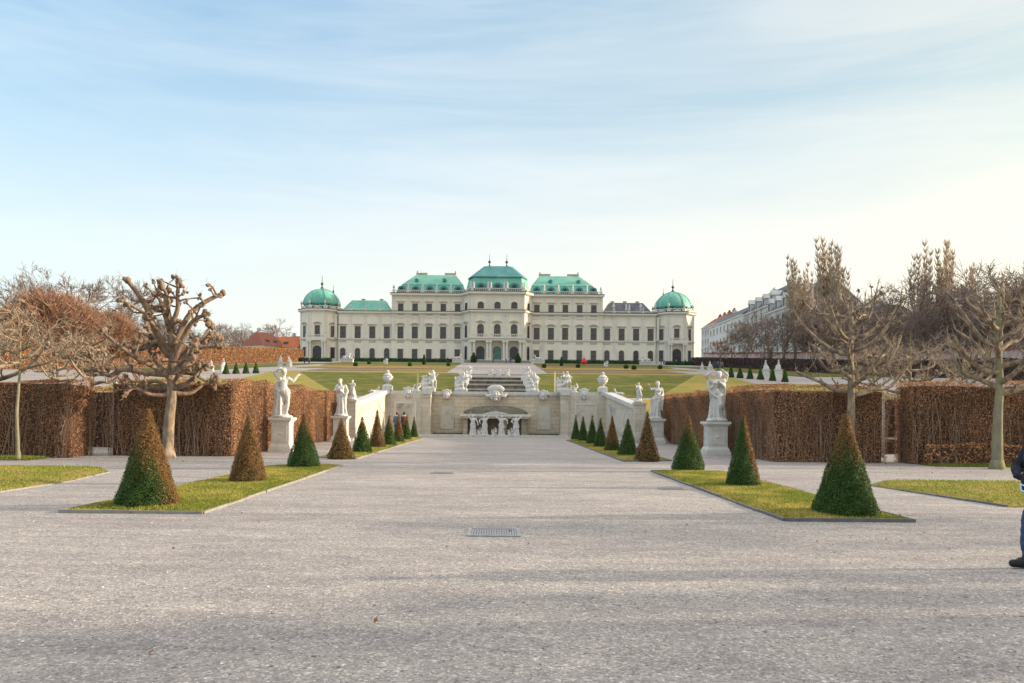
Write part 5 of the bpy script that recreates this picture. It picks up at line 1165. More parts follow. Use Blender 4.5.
# low box hedges before the palace
BX = np.array([(.03, .065, .03), (.045, .085, .04), (.025, .05, .026)])
for x0, x1, Y, lb in ((-46, -13.2, 246, 'long low dark green box hedge before the left palace wing'), (14.5, 45, 246, 'long low dark green box hedge before the right palace wing'), (48, 66, 228, 'low dark green box hedge before the right pavilion'), (-62, -48, 232, 'low dark green box hedge before the left pavilion')):
    hedge('box_hedge', [(x0, x1, Y, Y+2, 1.15)], lb, 'low box hedges before the palace', 24, .16, int(Y+x1), faces=('y-', 'z'), z_of=T, hue=BX, stems=False, core='box', gap=0)
sh = None
for px, py, Y in ((355.6, 368, 160), (369, 366.5, 190), (410, 368, 165), (448.6, 368, 170), (544, 369.3, 160), (578, 369.3, 165), (626, 369.3, 160), (634, 370, 150), (660, 370, 160)):
    x, y, z = at(px, py, Y); z = T(x, y)
    if sh is None:
        sh = thing('clipped_shrub', 'small round clipped dark green shrub in the parterre below the palace', 'shrub', (x, y, z), 0, 'round shrubs in the parterre'); sh.scale = (.65,)*3; rg = np.random.default_rng(3)
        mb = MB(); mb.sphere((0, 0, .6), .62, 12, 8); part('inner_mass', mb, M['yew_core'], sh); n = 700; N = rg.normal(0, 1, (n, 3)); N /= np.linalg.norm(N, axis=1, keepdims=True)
        mb = MB(); mb.leaves(N*.72+np.array((0, 0, .65)), N, .12, GRN[rg.integers(0, 4, n)], rg, .6); part('foliage', mb, M['leaf'], sh)
    else: dup(sh, (x, y, z), px)
def cypress(px, pyt, pyb, Y, label, w=.32):
    x, y, z = at(px, pyb, Y); h = (pyb-pyt)*Y/F; z = T(x, y); g = thing('columnar_yew', label, 'shrub', (x, y, z), 0, 'columnar yews before the palace'); rg = np.random.default_rng(int(px))
    mb = MB(); mb.lathe([(h*w*.35, 0), (h*w*.42, h*.3), (h*w*.28, h*.7), (.05, h*.98)], 10); part('inner_mass', mb, M['yew_core'], g)
    n = 900; t = rg.random(n); a = rg.uniform(0, 6.28, n); r = h*w*(.5*np.sin(np.clip(t+.18, 0, 1)*3.0)**.7+.03)*rg.uniform(.85, 1.08, n)
    mb = MB(); mb.leaves(np.stack([r*np.cos(a), r*np.sin(a), t*h], 1), np.stack([np.cos(a), np.sin(a), 0*a+.3], 1), .16, GRN[rg.integers(0, 4, n)]*.7, rg, .7); part('foliage', mb, M['leaf'], g)
cypress(424, 357, 367, 190, 'dark columnar yew left of the palace steps beyond the wooden frame'); cypress(561.5, 360, 369, 190, 'dark columnar yew right of the palace steps beyond the wooden pole')
cypress(473.5, 358, 368, 246, 'dark rounded yew at the left of the palace entrance', .6); cypress(518, 358.5, 368, 246, 'dark rounded yew at the right of the palace entrance', .6)

# ------------------------------------------------------------------ trees
def limb(mb, pts, r0, r1, n=7):
    """smooth tapered limb through points"""
    P = [np.array(p, float) for p in pts]; Q = [P[0]]
    for i in range(len(P)-1):
        a = P[max(i-1, 0)]; b = P[i]; c = P[i+1]; d = P[min(i+2, len(P)-1)]
        for t in (.25, .5, .75, 1.):
            Q.append(.5*((2*b)+(-a+c)*t+(2*a-5*b+4*c-d)*t*t+(-a+3*b-3*c+d)*t**3))
    k = len(Q); rr = [r0+(r1-r0)*(i/(k-1))**.8 for i in range(k)]; mb.tube(Q, rr, n); return Q, rr
def knob(mb, tw, p, r, d, rg, ntw=8, tl=.35):
    d = d/(np.linalg.norm(d)+1e-9)
    for i in range(rg.integers(3, 6)):
        o = rg.normal(0, r*.55, 3); mb.sphere(p+o, r*rg.uniform(.55, .95), 7, 5)
    k = ntw; v = d+rg.normal(0, .65, (k, 3)); v /= np.linalg.norm(v, axis=1, keepdims=True); L_ = tl*rg.uniform(.4, 1.2, (k, 1)); p0 = p+v*r*.5; p1 = p0+v*L_*.6+rg.normal(0, .02, (k, 3)); p2 = p1+v*L_*.5+rg.normal(0, .04, (k, 3))+np.array((0, 0, .03))
    tw.segs(p0, p1, np.full(k, .008), np.full(k, .006), 3); tw.segs(p1, p2, np.full(k, .006), np.full(k, .003), 3)
def pollard_from_photo(loc, sc_, base, trunk, limbs, label, mats=('bark_dark', 'bark_dark', 'twig'), seed=1, r0=.24, group='pollarded trees', side_shoots=3, name='pollarded_tree', knobr=.12, trunk_dep=0, tl=.35, ntw=8):
    rg = np.random.default_rng(seed); root = thing(name, label, 'tree', loc, 0, group); W = lambda p, dep=0.: np.array(((p[0]-base[0])*sc_, dep, (base[1]-p[1])*sc_))
    tm = MB(); limb(tm, [W(p) for p in trunk], r0, r0*.72, 12)
    tm.tube([W(base)-(0, 0, .1), W(base)+(0, 0, .12), W(base)+(0, 0, .35)], [r0*1.45, r0*1.2, r0*.98], 12); part('trunk', tm, M[mats[0]], root, smooth=True)
    cm = MB(); tw = MB()
    for q in limbs:
        pts, ra, rb, depth = q; k = len(pts); P = [W(p, depth*((i/(k-1))**.9)) for i, p in enumerate(pts)]
        Q, rr = limb(cm, P, ra, rb, 8); knob(cm, tw, Q[-1], knobr*rg.uniform(.75, 1.2), Q[-1]-Q[-3], rg, ntw, tl)
        for _ in range(side_shoots):
            i = rg.integers(len(Q)//3, len(Q)-2); d = Q[i+1]-Q[i]; d /= np.linalg.norm(d); s = rg.normal(0, 1, 3); s -= d*(s@d)*.6; s /= np.linalg.norm(s); s[2] = abs(s[2])*.6+s[2]*.3
            L_ = rg.uniform(.25, .75); p1 = Q[i]+s*L_*.5+rg.normal(0, .05, 3); p2 = Q[i]+s*L_+np.array((0, 0, .12*L_))+rg.normal(0, .05, 3)
            limb(cm, [Q[i], p1, p2], rr[i]*.6, max(.022, rr[i]*.3), 6); knob(cm, tw, p2, knobr*rg.uniform(.4, .75), p2-p1, rg, max(4, ntw-3), tl*.8)
    o = part('crown', cm, M[mats[1]], root, smooth=True); part('twigs', tw, M[mats[2]], root); return root
# big pollard at the left
s_ = 29.2/F; bx = (168, 459)
x, y = gp(168, 458)
Lm = [([(171, 374), (170, 345), (166, 322), (163, 306), (164, 296)], .17, .08, .2), ([(170, 362), (158, 340), (150, 318), (143, 304), (131, 288)], .13, .07, -.4), ([(167, 330), (158, 312), (151, 297)], .1, .06, .5),
      ([(168, 335), (177, 316), (178, 302), (180, 290)], .1, .055, -.3), ([(171, 352), (184, 322), (194, 310), (203, 303), (213, 297)], .12, .07, .6), ([(171, 368), (187, 338), (198, 326), (212, 322)], .12, .06, -.7),
      ([(172, 385), (188, 360), (196, 342), (206, 338)], .12, .06, .9), ([(171, 378), (150, 377), (128, 374), (115, 380), (104, 372)], .13, .06, -.5), ([(171, 390), (150, 391), (132, 384), (117, 364)], .12, .05, .9),
      ([(172, 392), (190, 386), (201, 374), (212, 370)], .12, .05, -.6), ([(169, 352), (150, 346), (134, 352), (119, 352)], .11, .055, 1.1), ([(170, 366), (157, 354), (137, 334), (128, 322)], .1, .05, 1.4),
      ([(170, 372), (180, 352), (186, 344), (193, 326)], .1, .05, 1.6), ([(170, 358), (160, 335), (155, 322), (140, 312)], .09, .05, -1.4), ([(171, 376), (184, 370), (198, 362), (208, 352)], .1, .05, -1.5), ([(172, 384), (160, 372), (146, 362), (124, 342)], .1, .05, -1.5),
      ([(171, 380), (178, 376), (186, 378), (200, 388)], .09, .05, 1.2), ([(166, 320), (172, 308), (170, 296)], .08, .05, -.8),
      ([(171, 396), (186, 396), (196, 388), (206, 384)], .09, .04, .7), ([(171, 398), (155, 398), (143, 392), (138, 398)], .09, .045, -.9), ([(172, 388), (182, 378), (190, 366), (203, 366)], .08, .045, -1.2), ([(170, 378), (152, 366), (142, 352), (146, 340)], .08, .04, .8), ([(171, 370), (182, 360), (192, 352), (212, 350)], .08, .045, .4), ([(171, 392), (148, 384), (126, 390), (108, 386)], .085, .045, 1.6)]
pollard_from_photo((x, y, 0), s_, bx, [(168, 459), (168, 440), (169, 420), (171, 400), (171, 372)], Lm, 'large knobbly pollarded tree rising behind the left near rust orange cone', ('bark', 'bark_dark', 'twig'), 11, .215, side_shoots=5, knobr=.125, tl=.22, ntw=5)

def pollard_gen(loc, h, trunk_h, spread, nl, label, seed, mats, r0=.16, up=.35, knobr=.08, shoots=6, tl=.6, ntw=10, group='pollarded trees', name='pollarded_tree', twist=0):
    rg = np.random.default_rng(seed); root = thing(name, label, 'tree', loc, 0, group); tm = MB(); zz = np.linspace(0, h*.9, 7); w_ = np.cumsum(rg.normal(0, .035, (7, 2)), 0); w_[0] = 0
    Q = [np.array((w_[i, 0], w_[i, 1], z)) for i, z in enumerate(zz)]; QQ, rr = limb(tm, Q, r0, r0*.3, 10); tm.tube([(0, 0, -.1), (0, 0, .1), (0, 0, .3)], [r0*1.5, r0*1.2, r0], 10); part('trunk', tm, M[mats[0]], root, smooth=True)
    cm = MB(); tw = MB()
    for i in range(nl):
        t = (i+.5)/nl; z = trunk_h+(h*.86-trunk_h)*t; a = i*2.4+rg.uniform(-.3, .3); R_ = spread*(1-.45*t)*rg.uniform(.75, 1.1); b = np.array((np.interp(z, zz, w_[:, 0]), np.interp(z, zz, w_[:, 1]), z)); d = np.array((math.cos(a), math.sin(a), 0))
        rise = up*R_*rg.uniform(.6, 1.3)
        P = [b, b+d*R_*.35+(0, 0, rise*.15)+rg.normal(0, .05, 3), b+d*R_*.7+(0, 0, rise*.45)+rg.normal(0, .1, 3), b+d*R_+(0, 0, rise)+rg.normal(0, .1, 3)]
        r_ = r0*.58*(1-.35*t); q, r2 = limb(cm, P, r_, r_*.42, 7); knob(cm, tw, q[-1], knobr*rg.uniform(.7, 1.2), q[-1]-q[-3], rg, ntw, tl)
        for _ in range(shoots):
            j = rg.integers(3, len(q)-1); sd_ = d*.4+rg.normal(0, .7, 3); sd_[2] = abs(sd_[2])*.8+.15; sd_ /= np.linalg.norm(sd_); L_ = rg.uniform(.3, .8)*spread*.35
            p1 = q[j]+sd_*L_*.5+rg.normal(0, .05, 3); p2 = q[j]+sd_*L_+np.array((0, 0, .1)); limb(cm, [q[j], p1, p2], r2[j]*.55, max(.014, r2[j]*.28), 5); knob(cm, tw, p2, knobr*rg.uniform(.35, .7), p2-p1, rg, ntw, tl*.8)
    knob(cm, tw, QQ[-1], knobr, np.array((0, 0, 1.)), rg, ntw+6, tl)
    part('crown', cm, M[mats[1]], root, smooth=True); part('twigs', tw, M[mats[2]], root); return root
MT = ('bark_green', 'bark', 'twig')
x, y = gp(841, 458); y = 31.8; x = 344*y/F
pollard_gen((12.75, 28.6, 0), 6.5, 2.35, 2.35, 20, 'wide spreading knobbly pollard directly behind the large right near cone', 21, ('bark', 'bark', 'twig'), .19, .62, .07, 6, .3, 4)
x, y = gp(997, 469)
pollard_gen((x, y, 0), 6.3, 2.4, 2.0, 17, 'bare tree with lichen green trunk at the right edge of the lawn', 32, ('bark_green', 'bark', 'twig'), .2, 1.05, .035, 6, .5, 4, name='bare_tree')
x, y = gp(18, 460)
pollard_gen((x, y, 0), 5.0, 2.9, 2.1, 11, 'slender young tree with pale straight stem at the left edge', 23, ('bark_green', 'bark', 'twig'), .075, .5, .04, 5, .5, 6, name='young_tree')
pollard_gen((at(92, 400, 38)[0], 38, 0), 5.6, 2.8, 1.9, 14, 'knobbly pollard behind the left gap in the hedge', 24, ('bark', 'bark', 'twig'), .17, .6, .1, 5, .45, 9)
pollard_gen((at(-8, 400, 31.5)[0], 31.5, 0), 5.9, 2.7, 2.6, 14, 'pollard half outside the left frame edge, limb reaching in', 25, ('bark', 'bark', 'twig'), .19, .55, .1, 4, .45, 8)
pollard_gen((at(908, 400, 40)[0], 40, 0), 5.9, 2.6, 2.3, 15, 'knobbly pollard behind the wooden frame in the right hedge gap', 26, MT, .16, .45, .08, 6, .5, 9)
pollard_gen((at(56, 400, 52)[0], 52, .4), 6., 2.8, 2.4, 13, 'farther pollard behind the left edge hedge', 27, ('bark', 'bark', 'twig'), .17, .5, .09, 5, .45, 8)
pollard_gen((at(962, 400, 50)[0], 50, .3), 6., 2.8, 2.6, 13, 'farther pollard behind the right edge hedge, left of the lichen green tree', 28, MT, .16, .5, .08, 6, .5, 9)
pollard_gen((at(873, 400, 56)[0], 56, .8), 6., 2.8, 2.4, 13, 'farther pollard behind the right corner hedge', 29, MT, .16, .5, .08, 6, .5, 9)
# pale stake in the left gap, wooden frames
def pole(px, pyt, pyb, Y, label, r=.045, mat='oldwood', name='wooden_pole', zb=None):
    x, _, z = at(px, pyb, Y); zt = at(px, pyt, Y)[2]; zb = T(x, Y) if zb is None else zb; mb = MB(); mb.tube([(0, 0, -.2), (0, 0, zt-zb)], r, 8); mb.box(-r*1.3, r*1.3, -r*1.3, r*1.3, zt-zb, zt-zb+.05); return tag(part(name, mb, M[mat], None, (x, Y, zb)), label, 'pole')
pole(114, 383, 447, 31.5, 'slender pale pole standing in the gap of the left hedge', .06)
pole(554.5, 372, 391, 66, 'tall pale yellow pole on the bank right of the water steps', .06, 'wood')
g = thing('tree_guard', 'pale yellow wooden tree guard on the bank left of the water steps', 'tree guard', (at(425, 390, 66)[0], 66, T(-6, 66)))
for sx in (-.62, .62):
    mb = MB(); mb.box(sx-.05, sx+.05, -.05, .05, -.1, 1.75); part('post', mb, M['wood'], g)
mb = MB(); mb.box(-.75, .75, -.06, .06, 1.75, 1.86); part('crossbar', mb, M['wood'], g)
g = thing('garden_trellis', 'grey wooden trellis in the gap of the right hedge', 'trellis', (at(893, 440, 33.5)[0], 33.5, 0))
for sx in (-.42, .42):
    mb = MB(); mb.box(sx-.045, sx+.045, -.045, .045, 0, 2.5); part('post', mb, M['oldwood'], g)
mb = MB(); mb.box(-.42, .42, -.03, .03, .75, .83); mb.box(-.42, .42, -.03, .03, 2.5, 2.58); part('crossbar', mb, M['oldwood'], g)

# far bare trees
def bare_tree_mesh(seed, h, kind='round', lev=6, twr=.03):
    rg = np.random.default_rng(seed); P0, P1, A, B = [], [], [], []
    def seg(p, q, a, b): P0.append(p); P1.append(q); A.append(a); B.append(b)
    def grow(p, d, L_, r, lv):
        k = 2 if lv > 1 else 1; q = p
        for i in range(k):
            d = d+rg.normal(0, .13, 3)+np.array((0, 0, .06 if kind == 'round' else .16)); d /= np.linalg.norm(d); n = q+d*L_/k; ra = r*(1-.25*i/k); seg(q, n, max(ra, twr*.5), max(ra*.86, twr*.4)); q = n
        if lv <= 0: return
        m = 3 if lv > 2 else 4 if kind == 'round' else 3
        for i in range(m):
            if kind == 'poplar': dd = d*1.0+rg.normal(0, .30, 3)+np.array((0, 0, .35))
            else: dd = d+rg.normal(0, .55, 3); dd[2] += .05
            dd /= np.linalg.norm(dd); grow(q if i < 2 else p+(q-p)*rg.uniform(.4, .9), dd, L_*rg.uniform(.62, .84), r*.62, lv-1)
    if kind == 'poplar':
        for i in range(14): seg(np.array((0, 0, h*.9*i/14)), np.array((0, 0, h*.9*(i+1)/14)), .28*(1-i/14.5), .28*(1-(i+1)/14.5))
        for q in range(9):
            a = q*2.4; zb = h*rg.uniform(.12, .42); zt = h*rg.uniform(.72, 1.0) if q else h; of = h*rg.uniform(.02, .085); m = 12; pr = None
            for i in range(m+1):
                t = i/m; p = np.array((math.cos(a)*of*min(1, t*2.2), math.sin(a)*of*min(1, t*2.2), zb+(zt-zb)*t))+rg.normal(0, .06, 3)
                if pr is not None: seg(pr, p, .10*(1-.7*t), .10*(1-.7*t-.05))
                pr = p
                for k in range(13):
                    b_ = rg.uniform(0, 6.28); L_ = h*.085*(1-.45*t)*rg.uniform(.5, 1.3); d = np.array((math.cos(b_)*.5, math.sin(b_)*.5, 1.)); p1 = p+d*L_*.5+rg.normal(0, .05, 3); p2 = p1+np.array((d[0]*.4, d[1]*.4, 1))*L_*.5+rg.normal(0, .06, 3); seg(p, p1, twr, twr*.8); seg(p1, p2, twr*.8, twr*.4)
    elif kind == 'bush':
        for i in range(1500):
            z = rg.uniform(-.15, 1); b_ = rg.uniform(0, 6.28); rr = math.sqrt(max(0, 1-max(z, 0)**2)); e = np.array((math.cos(b_)*rr*.62, math.sin(b_)*rr*.62, .42+z*.52))*h*rg.uniform(.86, 1.03); s0 = e*np.array((.45, .45, .6)); m1 = (s0+e)/2+rg.normal(0, .03*h, 3); seg(s0, m1, twr*1.3, twr); seg(m1, e, twr, twr*.5)
            for k in range(4): seg(m1+(e-m1)*rg.random(), e+rg.normal(0, .06*h, 3), twr*.7, twr*.4)
        for i in range(14):
            b_ = i*2.4; seg(np.array((math.cos(b_)*.2, math.sin(b_)*.2, 0)), np.array((math.cos(b_)*.3*h, math.sin(b_)*.3*h, h*.6)), h*.012, h*.006)
    else: grow(np.array((0, 0, 0.)), np.array((0, 0, 1.)), h*.23, h*.018, lev)
    V = np.array(P1); zmax = np.percentile(V[:, 2], 99.7) if len(V) else h; k = h/zmax
    t_r = np.array(A); tr = MB(); big = t_r > h*.007; P0a, P1a, A_, B_ = np.array(P0)*k, np.array(P1)*k, np.array(A), np.array(B)
    t = MB(); t.segs(P0a[big], P1a[big], A_[big], B_[big], 6); c = MB(); c.segs(P0a[~big], P1a[~big], A_[~big], B_[~big], 3)
    return t.mesh('trunk'), c.mesh('crown')
FT = {}
for k_, kind, h, lv in (('a', 'round', 14, 6), ('b', 'round', 13, 6), ('c', 'round', 12, 6), ('d', 'round', 10, 6), ('p', 'poplar', 24, 3), ('q', 'poplar', 22, 3), ('r', 'poplar', 23, 3), ('e', 'bush', 9, 3)):
    FT[k_] = (bare_tree_mesh(ord(k_), h, kind, lv, .045 if kind != 'poplar' else .055), h)
_tm = {}
def far_tree(k, px, pyt, Y, label, mat='twig_grey', group='bare trees beyond the upper garden', wide=1., rz=None, name='bare_tree'):
    (tm, cm), h = FT[k]; x = at(px, 360, Y)[0]; z = T(x, Y); ht = at(px, pyt, Y)[2]-z; s = ht/h
    g = thing(name, label, 'tree', (x, Y, z-.1), px if rz is None else rz, group); g.scale = (s*wide, s*wide, s)
    key = (k, mat)
    if key not in _tm:
        a = tm.copy(); b = cm.copy(); a.materials.append(M['bark_dark']); b.materials.append(M[mat]); _tm[key] = (a, b)
    put('trunk', _tm[key][0], None, g); put('crown', _tm[key][1], None, g); return g
far_tree('a', 8, 272, 125, 'tall bare tree at the far left edge of the skyline'); far_tree('b', 46, 268, 120, 'bare tree behind the rusty bushy tree on the left skyline'); far_tree('c', 88, 274, 122, 'bare tree immediately right of the rusty bushy tree')
far_tree('c', 120, 278, 130, 'bare tree on the skyline behind the top of the large left pollard'); far_tree('e', 50, 287, 108, 'dense rusty brown bushy tree on the left skyline', 'twig_red', wide=.95, name='bushy_tree'); far_tree('e', 20, 312, 104, 'lower rusty bushy tree left of the large rusty one', 'twig_red', wide=1.15, rz=2, name='bushy_tree')
far_tree('e', 108, 308, 116, 'small rusty round tree left of the large left pollard crown', 'twig_red', wide=.85, rz=4, name='bushy_tree')
for i, (k, px, py, Y) in enumerate((('b', 205, 322, 300), ('c', 222, 326, 310), ('a', 238, 321, 320), ('d', 252, 328, 330))):
    far_tree(k, px, py, Y, ['bare tree on the low skyline just right of the big left pollard', 'second bare tree on the low skyline right of the big left pollard', 'third bare tree on the low skyline, left of the red gabled roof', 'low bare tree peeping over the left end of the red gabled roof'][i], wide=1.25)
far_tree('c', 287, 320, 330, 'bare tree between the orange roof and the left pavilion', wide=1.2)
for k, px, py, Y, lb, w_ in (('p', 795, 256, 165, 'slim poplar left of the tallest poplar pair, right skyline', 1.1), ('r', 805, 262, 170, 'thin low poplar between slim poplar and the tallest one', 1.), ('q', 826, 237, 160, 'tallest poplar above the wide pollard, right skyline', 1.15), ('p', 839, 242, 158, 'poplar immediately right of the tallest poplar', 1.0),
                             ('r', 922, 242, 150, 'left poplar of the pair above the right hedge gap', 1.15), ('q', 943, 239, 150, 'right poplar of the pair above the right hedge gap', 1.15), ('p', 968, 262, 150, 'small poplar right of the far poplar pair', .9)):
    far_tree(k, px, py, Y, lb, 'poplar', 'poplars on the right skyline', w_, name='poplar')
for k, px, py, Y, lb in (('a', 745, 322, 185, 'bare tree before the white house on the right'), ('c', 762, 312, 170, 'bare tree before the slate mansard roof'), ('a', 752, 316, 195, 'bare tree before the dormers of the slate house'), ('b', 772, 306, 180, 'bare tree before the right end of the slate house'), ('d', 720, 338, 190, 'low reddish bare tree beside the right pavilion'), ('b', 782, 300, 165, 'bare tree just left of the slim poplar'), ('c', 812, 298, 150, 'bare tree under the tallest poplar pair'), ('a', 836, 294, 142, 'bare tree directly behind the top of the wide pollard'), ('b', 733, 330, 200, 'bare tree before the corner of the white town house'),
                         ('a', 858, 288, 130, 'bare tree right of the poplars, behind the wide pollard'), ('b', 882, 282, 125, 'bare tree between the two poplar pairs'), ('c', 905, 280, 120, 'bare tree below the left of the far poplar pair'), ('a', 1000, 262, 105, 'broad bare tree on the right skyline above the lichen green tree'), ('b', 1030, 258, 100, 'broad bare tree cut by the right frame edge'), ('c', 985, 275, 112, 'bare tree right of the small far poplar')):
    far_tree(k, px, py, Y, lb, 'twig_red' if px == 720 else 'twig_grey', wide=1.25)
ev = None
# trees standing beyond the right frame edge, their branches throw the broken shade over the forecourt
far_tree('d', 1500, 255, 13.5, 'bare tree beside the forecourt outside the right frame edge'); far_tree('c', 1750, 235, 12., 'second bare tree beside the forecourt outside the right frame edge')
# far woods that read as one mass
M['twig_dark'] = nmat('dark_twig', (.10, .075, .06), (.17, .125, .095), .3, .95, 0)
def woods(name, spots, mat, seed, label=None):
    rg = np.random.default_rng(seed); mb = MB()
    for k, x, y, h in spots:
        (tm, cm), hh = FT[k]; n = len(cm.vertices); co_ = np.empty(n*3); cm.vertices.foreach_get('co', co_); co_ = co_.reshape(-1, 3); f = np.empty(len(cm.loops), np.int32); cm.loops.foreach_get('vertex_index', f)
        a = rg.uniform(0, 6.28); s = h/hh; c_, s2 = math.cos(a), math.sin(a); w_ = s*1.3; v = np.stack([(co_[:, 0]*c_-co_[:, 1]*s2)*w_+x, (co_[:, 0]*s2+co_[:, 1]*c_)*w_+y, co_[:, 2]*s+T(x, y)], 1); mb.add(v, f.reshape(-1, 4))
    o = part(name, mb, M[mat]); return tag(o, label, 'woods', None, 'stuff')
rg = np.random.default_rng(9)
woods('woods', [(['a', 'b', 'c', 'd'][i % 4], 65+rg.uniform(0, 11), 58+i*3.1, rg.uniform(9.5, 13)) for i in range(40)], 'twig_grey', 1)
woods('woods', [(['a', 'b', 'c', 'd'][i % 4], -64-rg.uniform(0, 16), 56+i*4.1, rg.uniform(7, 10.5)) for i in range(30)], 'twig_dark', 2)
woods('woods', [(['a', 'b', 'c', 'd'][i % 4], -78-i*5.5+rg.uniform(-2, 2), 300+rg.uniform(-20, 30), rg.uniform(10, 13.5)) for i in range(14)], 'twig_grey', 3)
# ------------------------------------------------------------------ buildings beyond the garden
M['house_white'] = nmat('house_white_plaster', (.60, .595, .58), (.68, .67, .65), .5, .9, .05, c3=(.5, .49, .47), scale3=.3)
def facade_windows(root, x, y0, y1, n, zs, w=1.1, h=1.9, face=-1):
    """windows on a wall in the plane x, facing -x (face -1) or +x"""
    sm = cached(('hw', w, h), lambda: win_surround(w, h, 0, .15)); pm = cached(('hp', w, h), lambda: win_pane(w, h, 0))
    for z in zs:
        for i in range(n):
            o = put('window', sm, M['trim'] if not sm.materials else None, root); o.location = (x, y0+(y1-y0)*(i+.5)/n, z); o.rotation_euler = (0, 0, R(-90 if face < 0 else 90))
            p = put('pane', pm, [M['glass'], M['frame']] if not pm.materials else None, o); p.location = (0, -.03, 0)
def town_house(x, y0, y1, depth, eave, ridge, label, roof, wall='house', floors=4, n=5, chim=3, dorm=0, front=False):
    cy = (y0+y1)/2; zb = T(x, y0); g = thing('town_house', label, 'house', (x, cy, zb), 0, 'houses beyond the garden wall'); a, b = y0-cy, y1-cy
    mb = MB(); mb.box(0, depth, a, b, -2, eave-zb); part('wall', mb, M[wall], g)
    mb = MB(); mb.box(-.35, depth+.35, a-.1, b+.1, eave-zb, eave-zb+.35); mb.box(-.2, .01, a, b, eave-zb-8.2, eave-zb-7.9); part('cornice', mb, M['trim'], g)
    mb = MB(); mb.frustum((-.2, depth+.2, a, b), eave-zb+.35, (depth*.35, depth*.65, a+1.2, b-1.2), ridge-zb); part('roof', mb, M[roof], g)
    hs = (eave-zb)/floors
    facade_windows(g, 0, a+.6, b-.6, n, [max(.8, eave-zb-hs*(i+1)+hs*.25) for i in range(floors)])
    if front:
        sm = cached(('hw', 1.1, 1.9), None); pm = cached(('hp', 1.1, 1.9), None)
        for i in range(4):
            for k in range(floors-1): o = put('window', sm, None, g); o.location = (depth*(i+.5)/4, a, eave-zb-hs*(k+1)+hs*.25); p = put('pane', pm, None, o); p.location = (0, -.03, 0)
    for i in range(chim):
        y = a+(b-a)*(i+.5)/chim; mb = MB(); mb.box(depth*.45, depth*.45+.9, y-1.2, y+1.2, ridge-zb-1.5, ridge-zb+1.3)
        for q in (-.8, 0, .8): mb.lathe([(.18, ridge-zb+1.3), (.18, ridge-zb+1.9)], 6, (depth*.45+.45, y+q, 0))
        part('chimney', mb, M['tile_red'] if roof == 'tile_red' else M['house'], g)
    for i in range(dorm):
        y = a+(b-a)*(i+.5)/dorm; mb = MB(); zz = eave-zb+.5; mb.box(.1, depth*.3, y-1.1, y+1.1, zz, zz+2.4); mb.M = Matrix.Translation((.1, y, zz+2.4)) @ Matrix.Rotation(R(90), 4, 'Z'); mb.prism_xz([(-1.35, 0), (1.35, 0), (0, 1.5)], -depth*.3, .2); d = part('dormer', mb, M['house'], g)
        p = put('pane', cached(('hp', 1.1, 1.9), None), None, d); p.location = (.08, y, zz+.3); p.rotation_euler = (0, 0, R(-90))
    return g
town_house(80, 262, 303, 14, 34.5, 38.5, 'white town house with dark roof next to the right pavilion', 'slate', 'house_white', 4, 9, 2, 0, True)
town_house(84, 304, 330, 14, 37, 41, 'tall house with red tiled roof and row of chimneys above the right pavilion', 'tile_red', 'house', 5, 6, 4)
town_house(81, 234, 261.5, 14, 34.5, 40.5, 'white house with steep slate roof, left of the large mansard house', 'slate', 'house', 4, 6, 2, 4)
town_house(78, 204, 233.5, 14, 31, 36.5, 'large white house with blue grey slate mansard and many dormers', 'slate', 'house', 4, 7, 3, 5)
town_house(80, 176, 203, 14, 23, 26.5, 'white house half hidden behind the poplars', 'slate', 'house', 4, 7, 2, 3)
town_house(82, 150, 175.5, 14, 18.5, 22, 'pale house with reddish roof hidden in the trees right of the poplars', 'tile_red', 'house', 4, 7, 2, 3)
town_house(82, 122, 149.5, 14, 16.5, 20, 'pale house with slate roof behind the trees below the far poplar pair', 'slate', 'house', 4, 7, 2, 3)
town_house(82, 94, 121.5, 14, 15.5, 19.5, 'pale house with reddish roof behind trees at the right frame edge', 'tile_red', 'house', 4, 7, 2, 3)
# pink garden wall along the right side of the upper garden
g = thing('garden_wall', 'long pink wall with pale piers and coping above the dark hedge on the right', 'wall', (62, 150, T(62, 150)))
def ribbon(x0, x1, ya, yb, zlo, zhi, step=4.):
    mb = MB(); n = int((yb-ya)/step)
    for i in range(n):
        a, b = ya+(yb-ya)*i/n, ya+(yb-ya)*(i+1)/n; za, zb = T(62, a)-T(62, 150), T(62, b)-T(62, 150)
        mb.add([(x0, a-150, za+zlo), (x1, a-150, za+zlo), (x1, b-150, zb+zlo), (x0, b-150, zb+zlo), (x0, a-150, za+zhi), (x1, a-150, za+zhi), (x1, b-150, zb+zhi), (x0, b-150, zb+zhi)], [(0, 3, 2, 1), (4, 5, 6, 7), (0, 1, 5, 4), (1, 2, 6, 5), (2, 3, 7, 6), (3, 0, 4, 7)])
    return mb
part('wall_face', ribbon(-.2, .2, 56, 240, -1, 3.5), M['pinkwall'], g); part('coping', ribbon(-.4, .4, 56, 240, 3.5, 3.75), M['tile_red'], g)
for i in range(38):
    y = 60+i*4.75; mb = MB(); mb.box(-.32, -.2, -.3, .3, -1, 3.5); part('pier', mb, M['trim'], g, (0, y-150, T(62, y)-T(62, 150)))
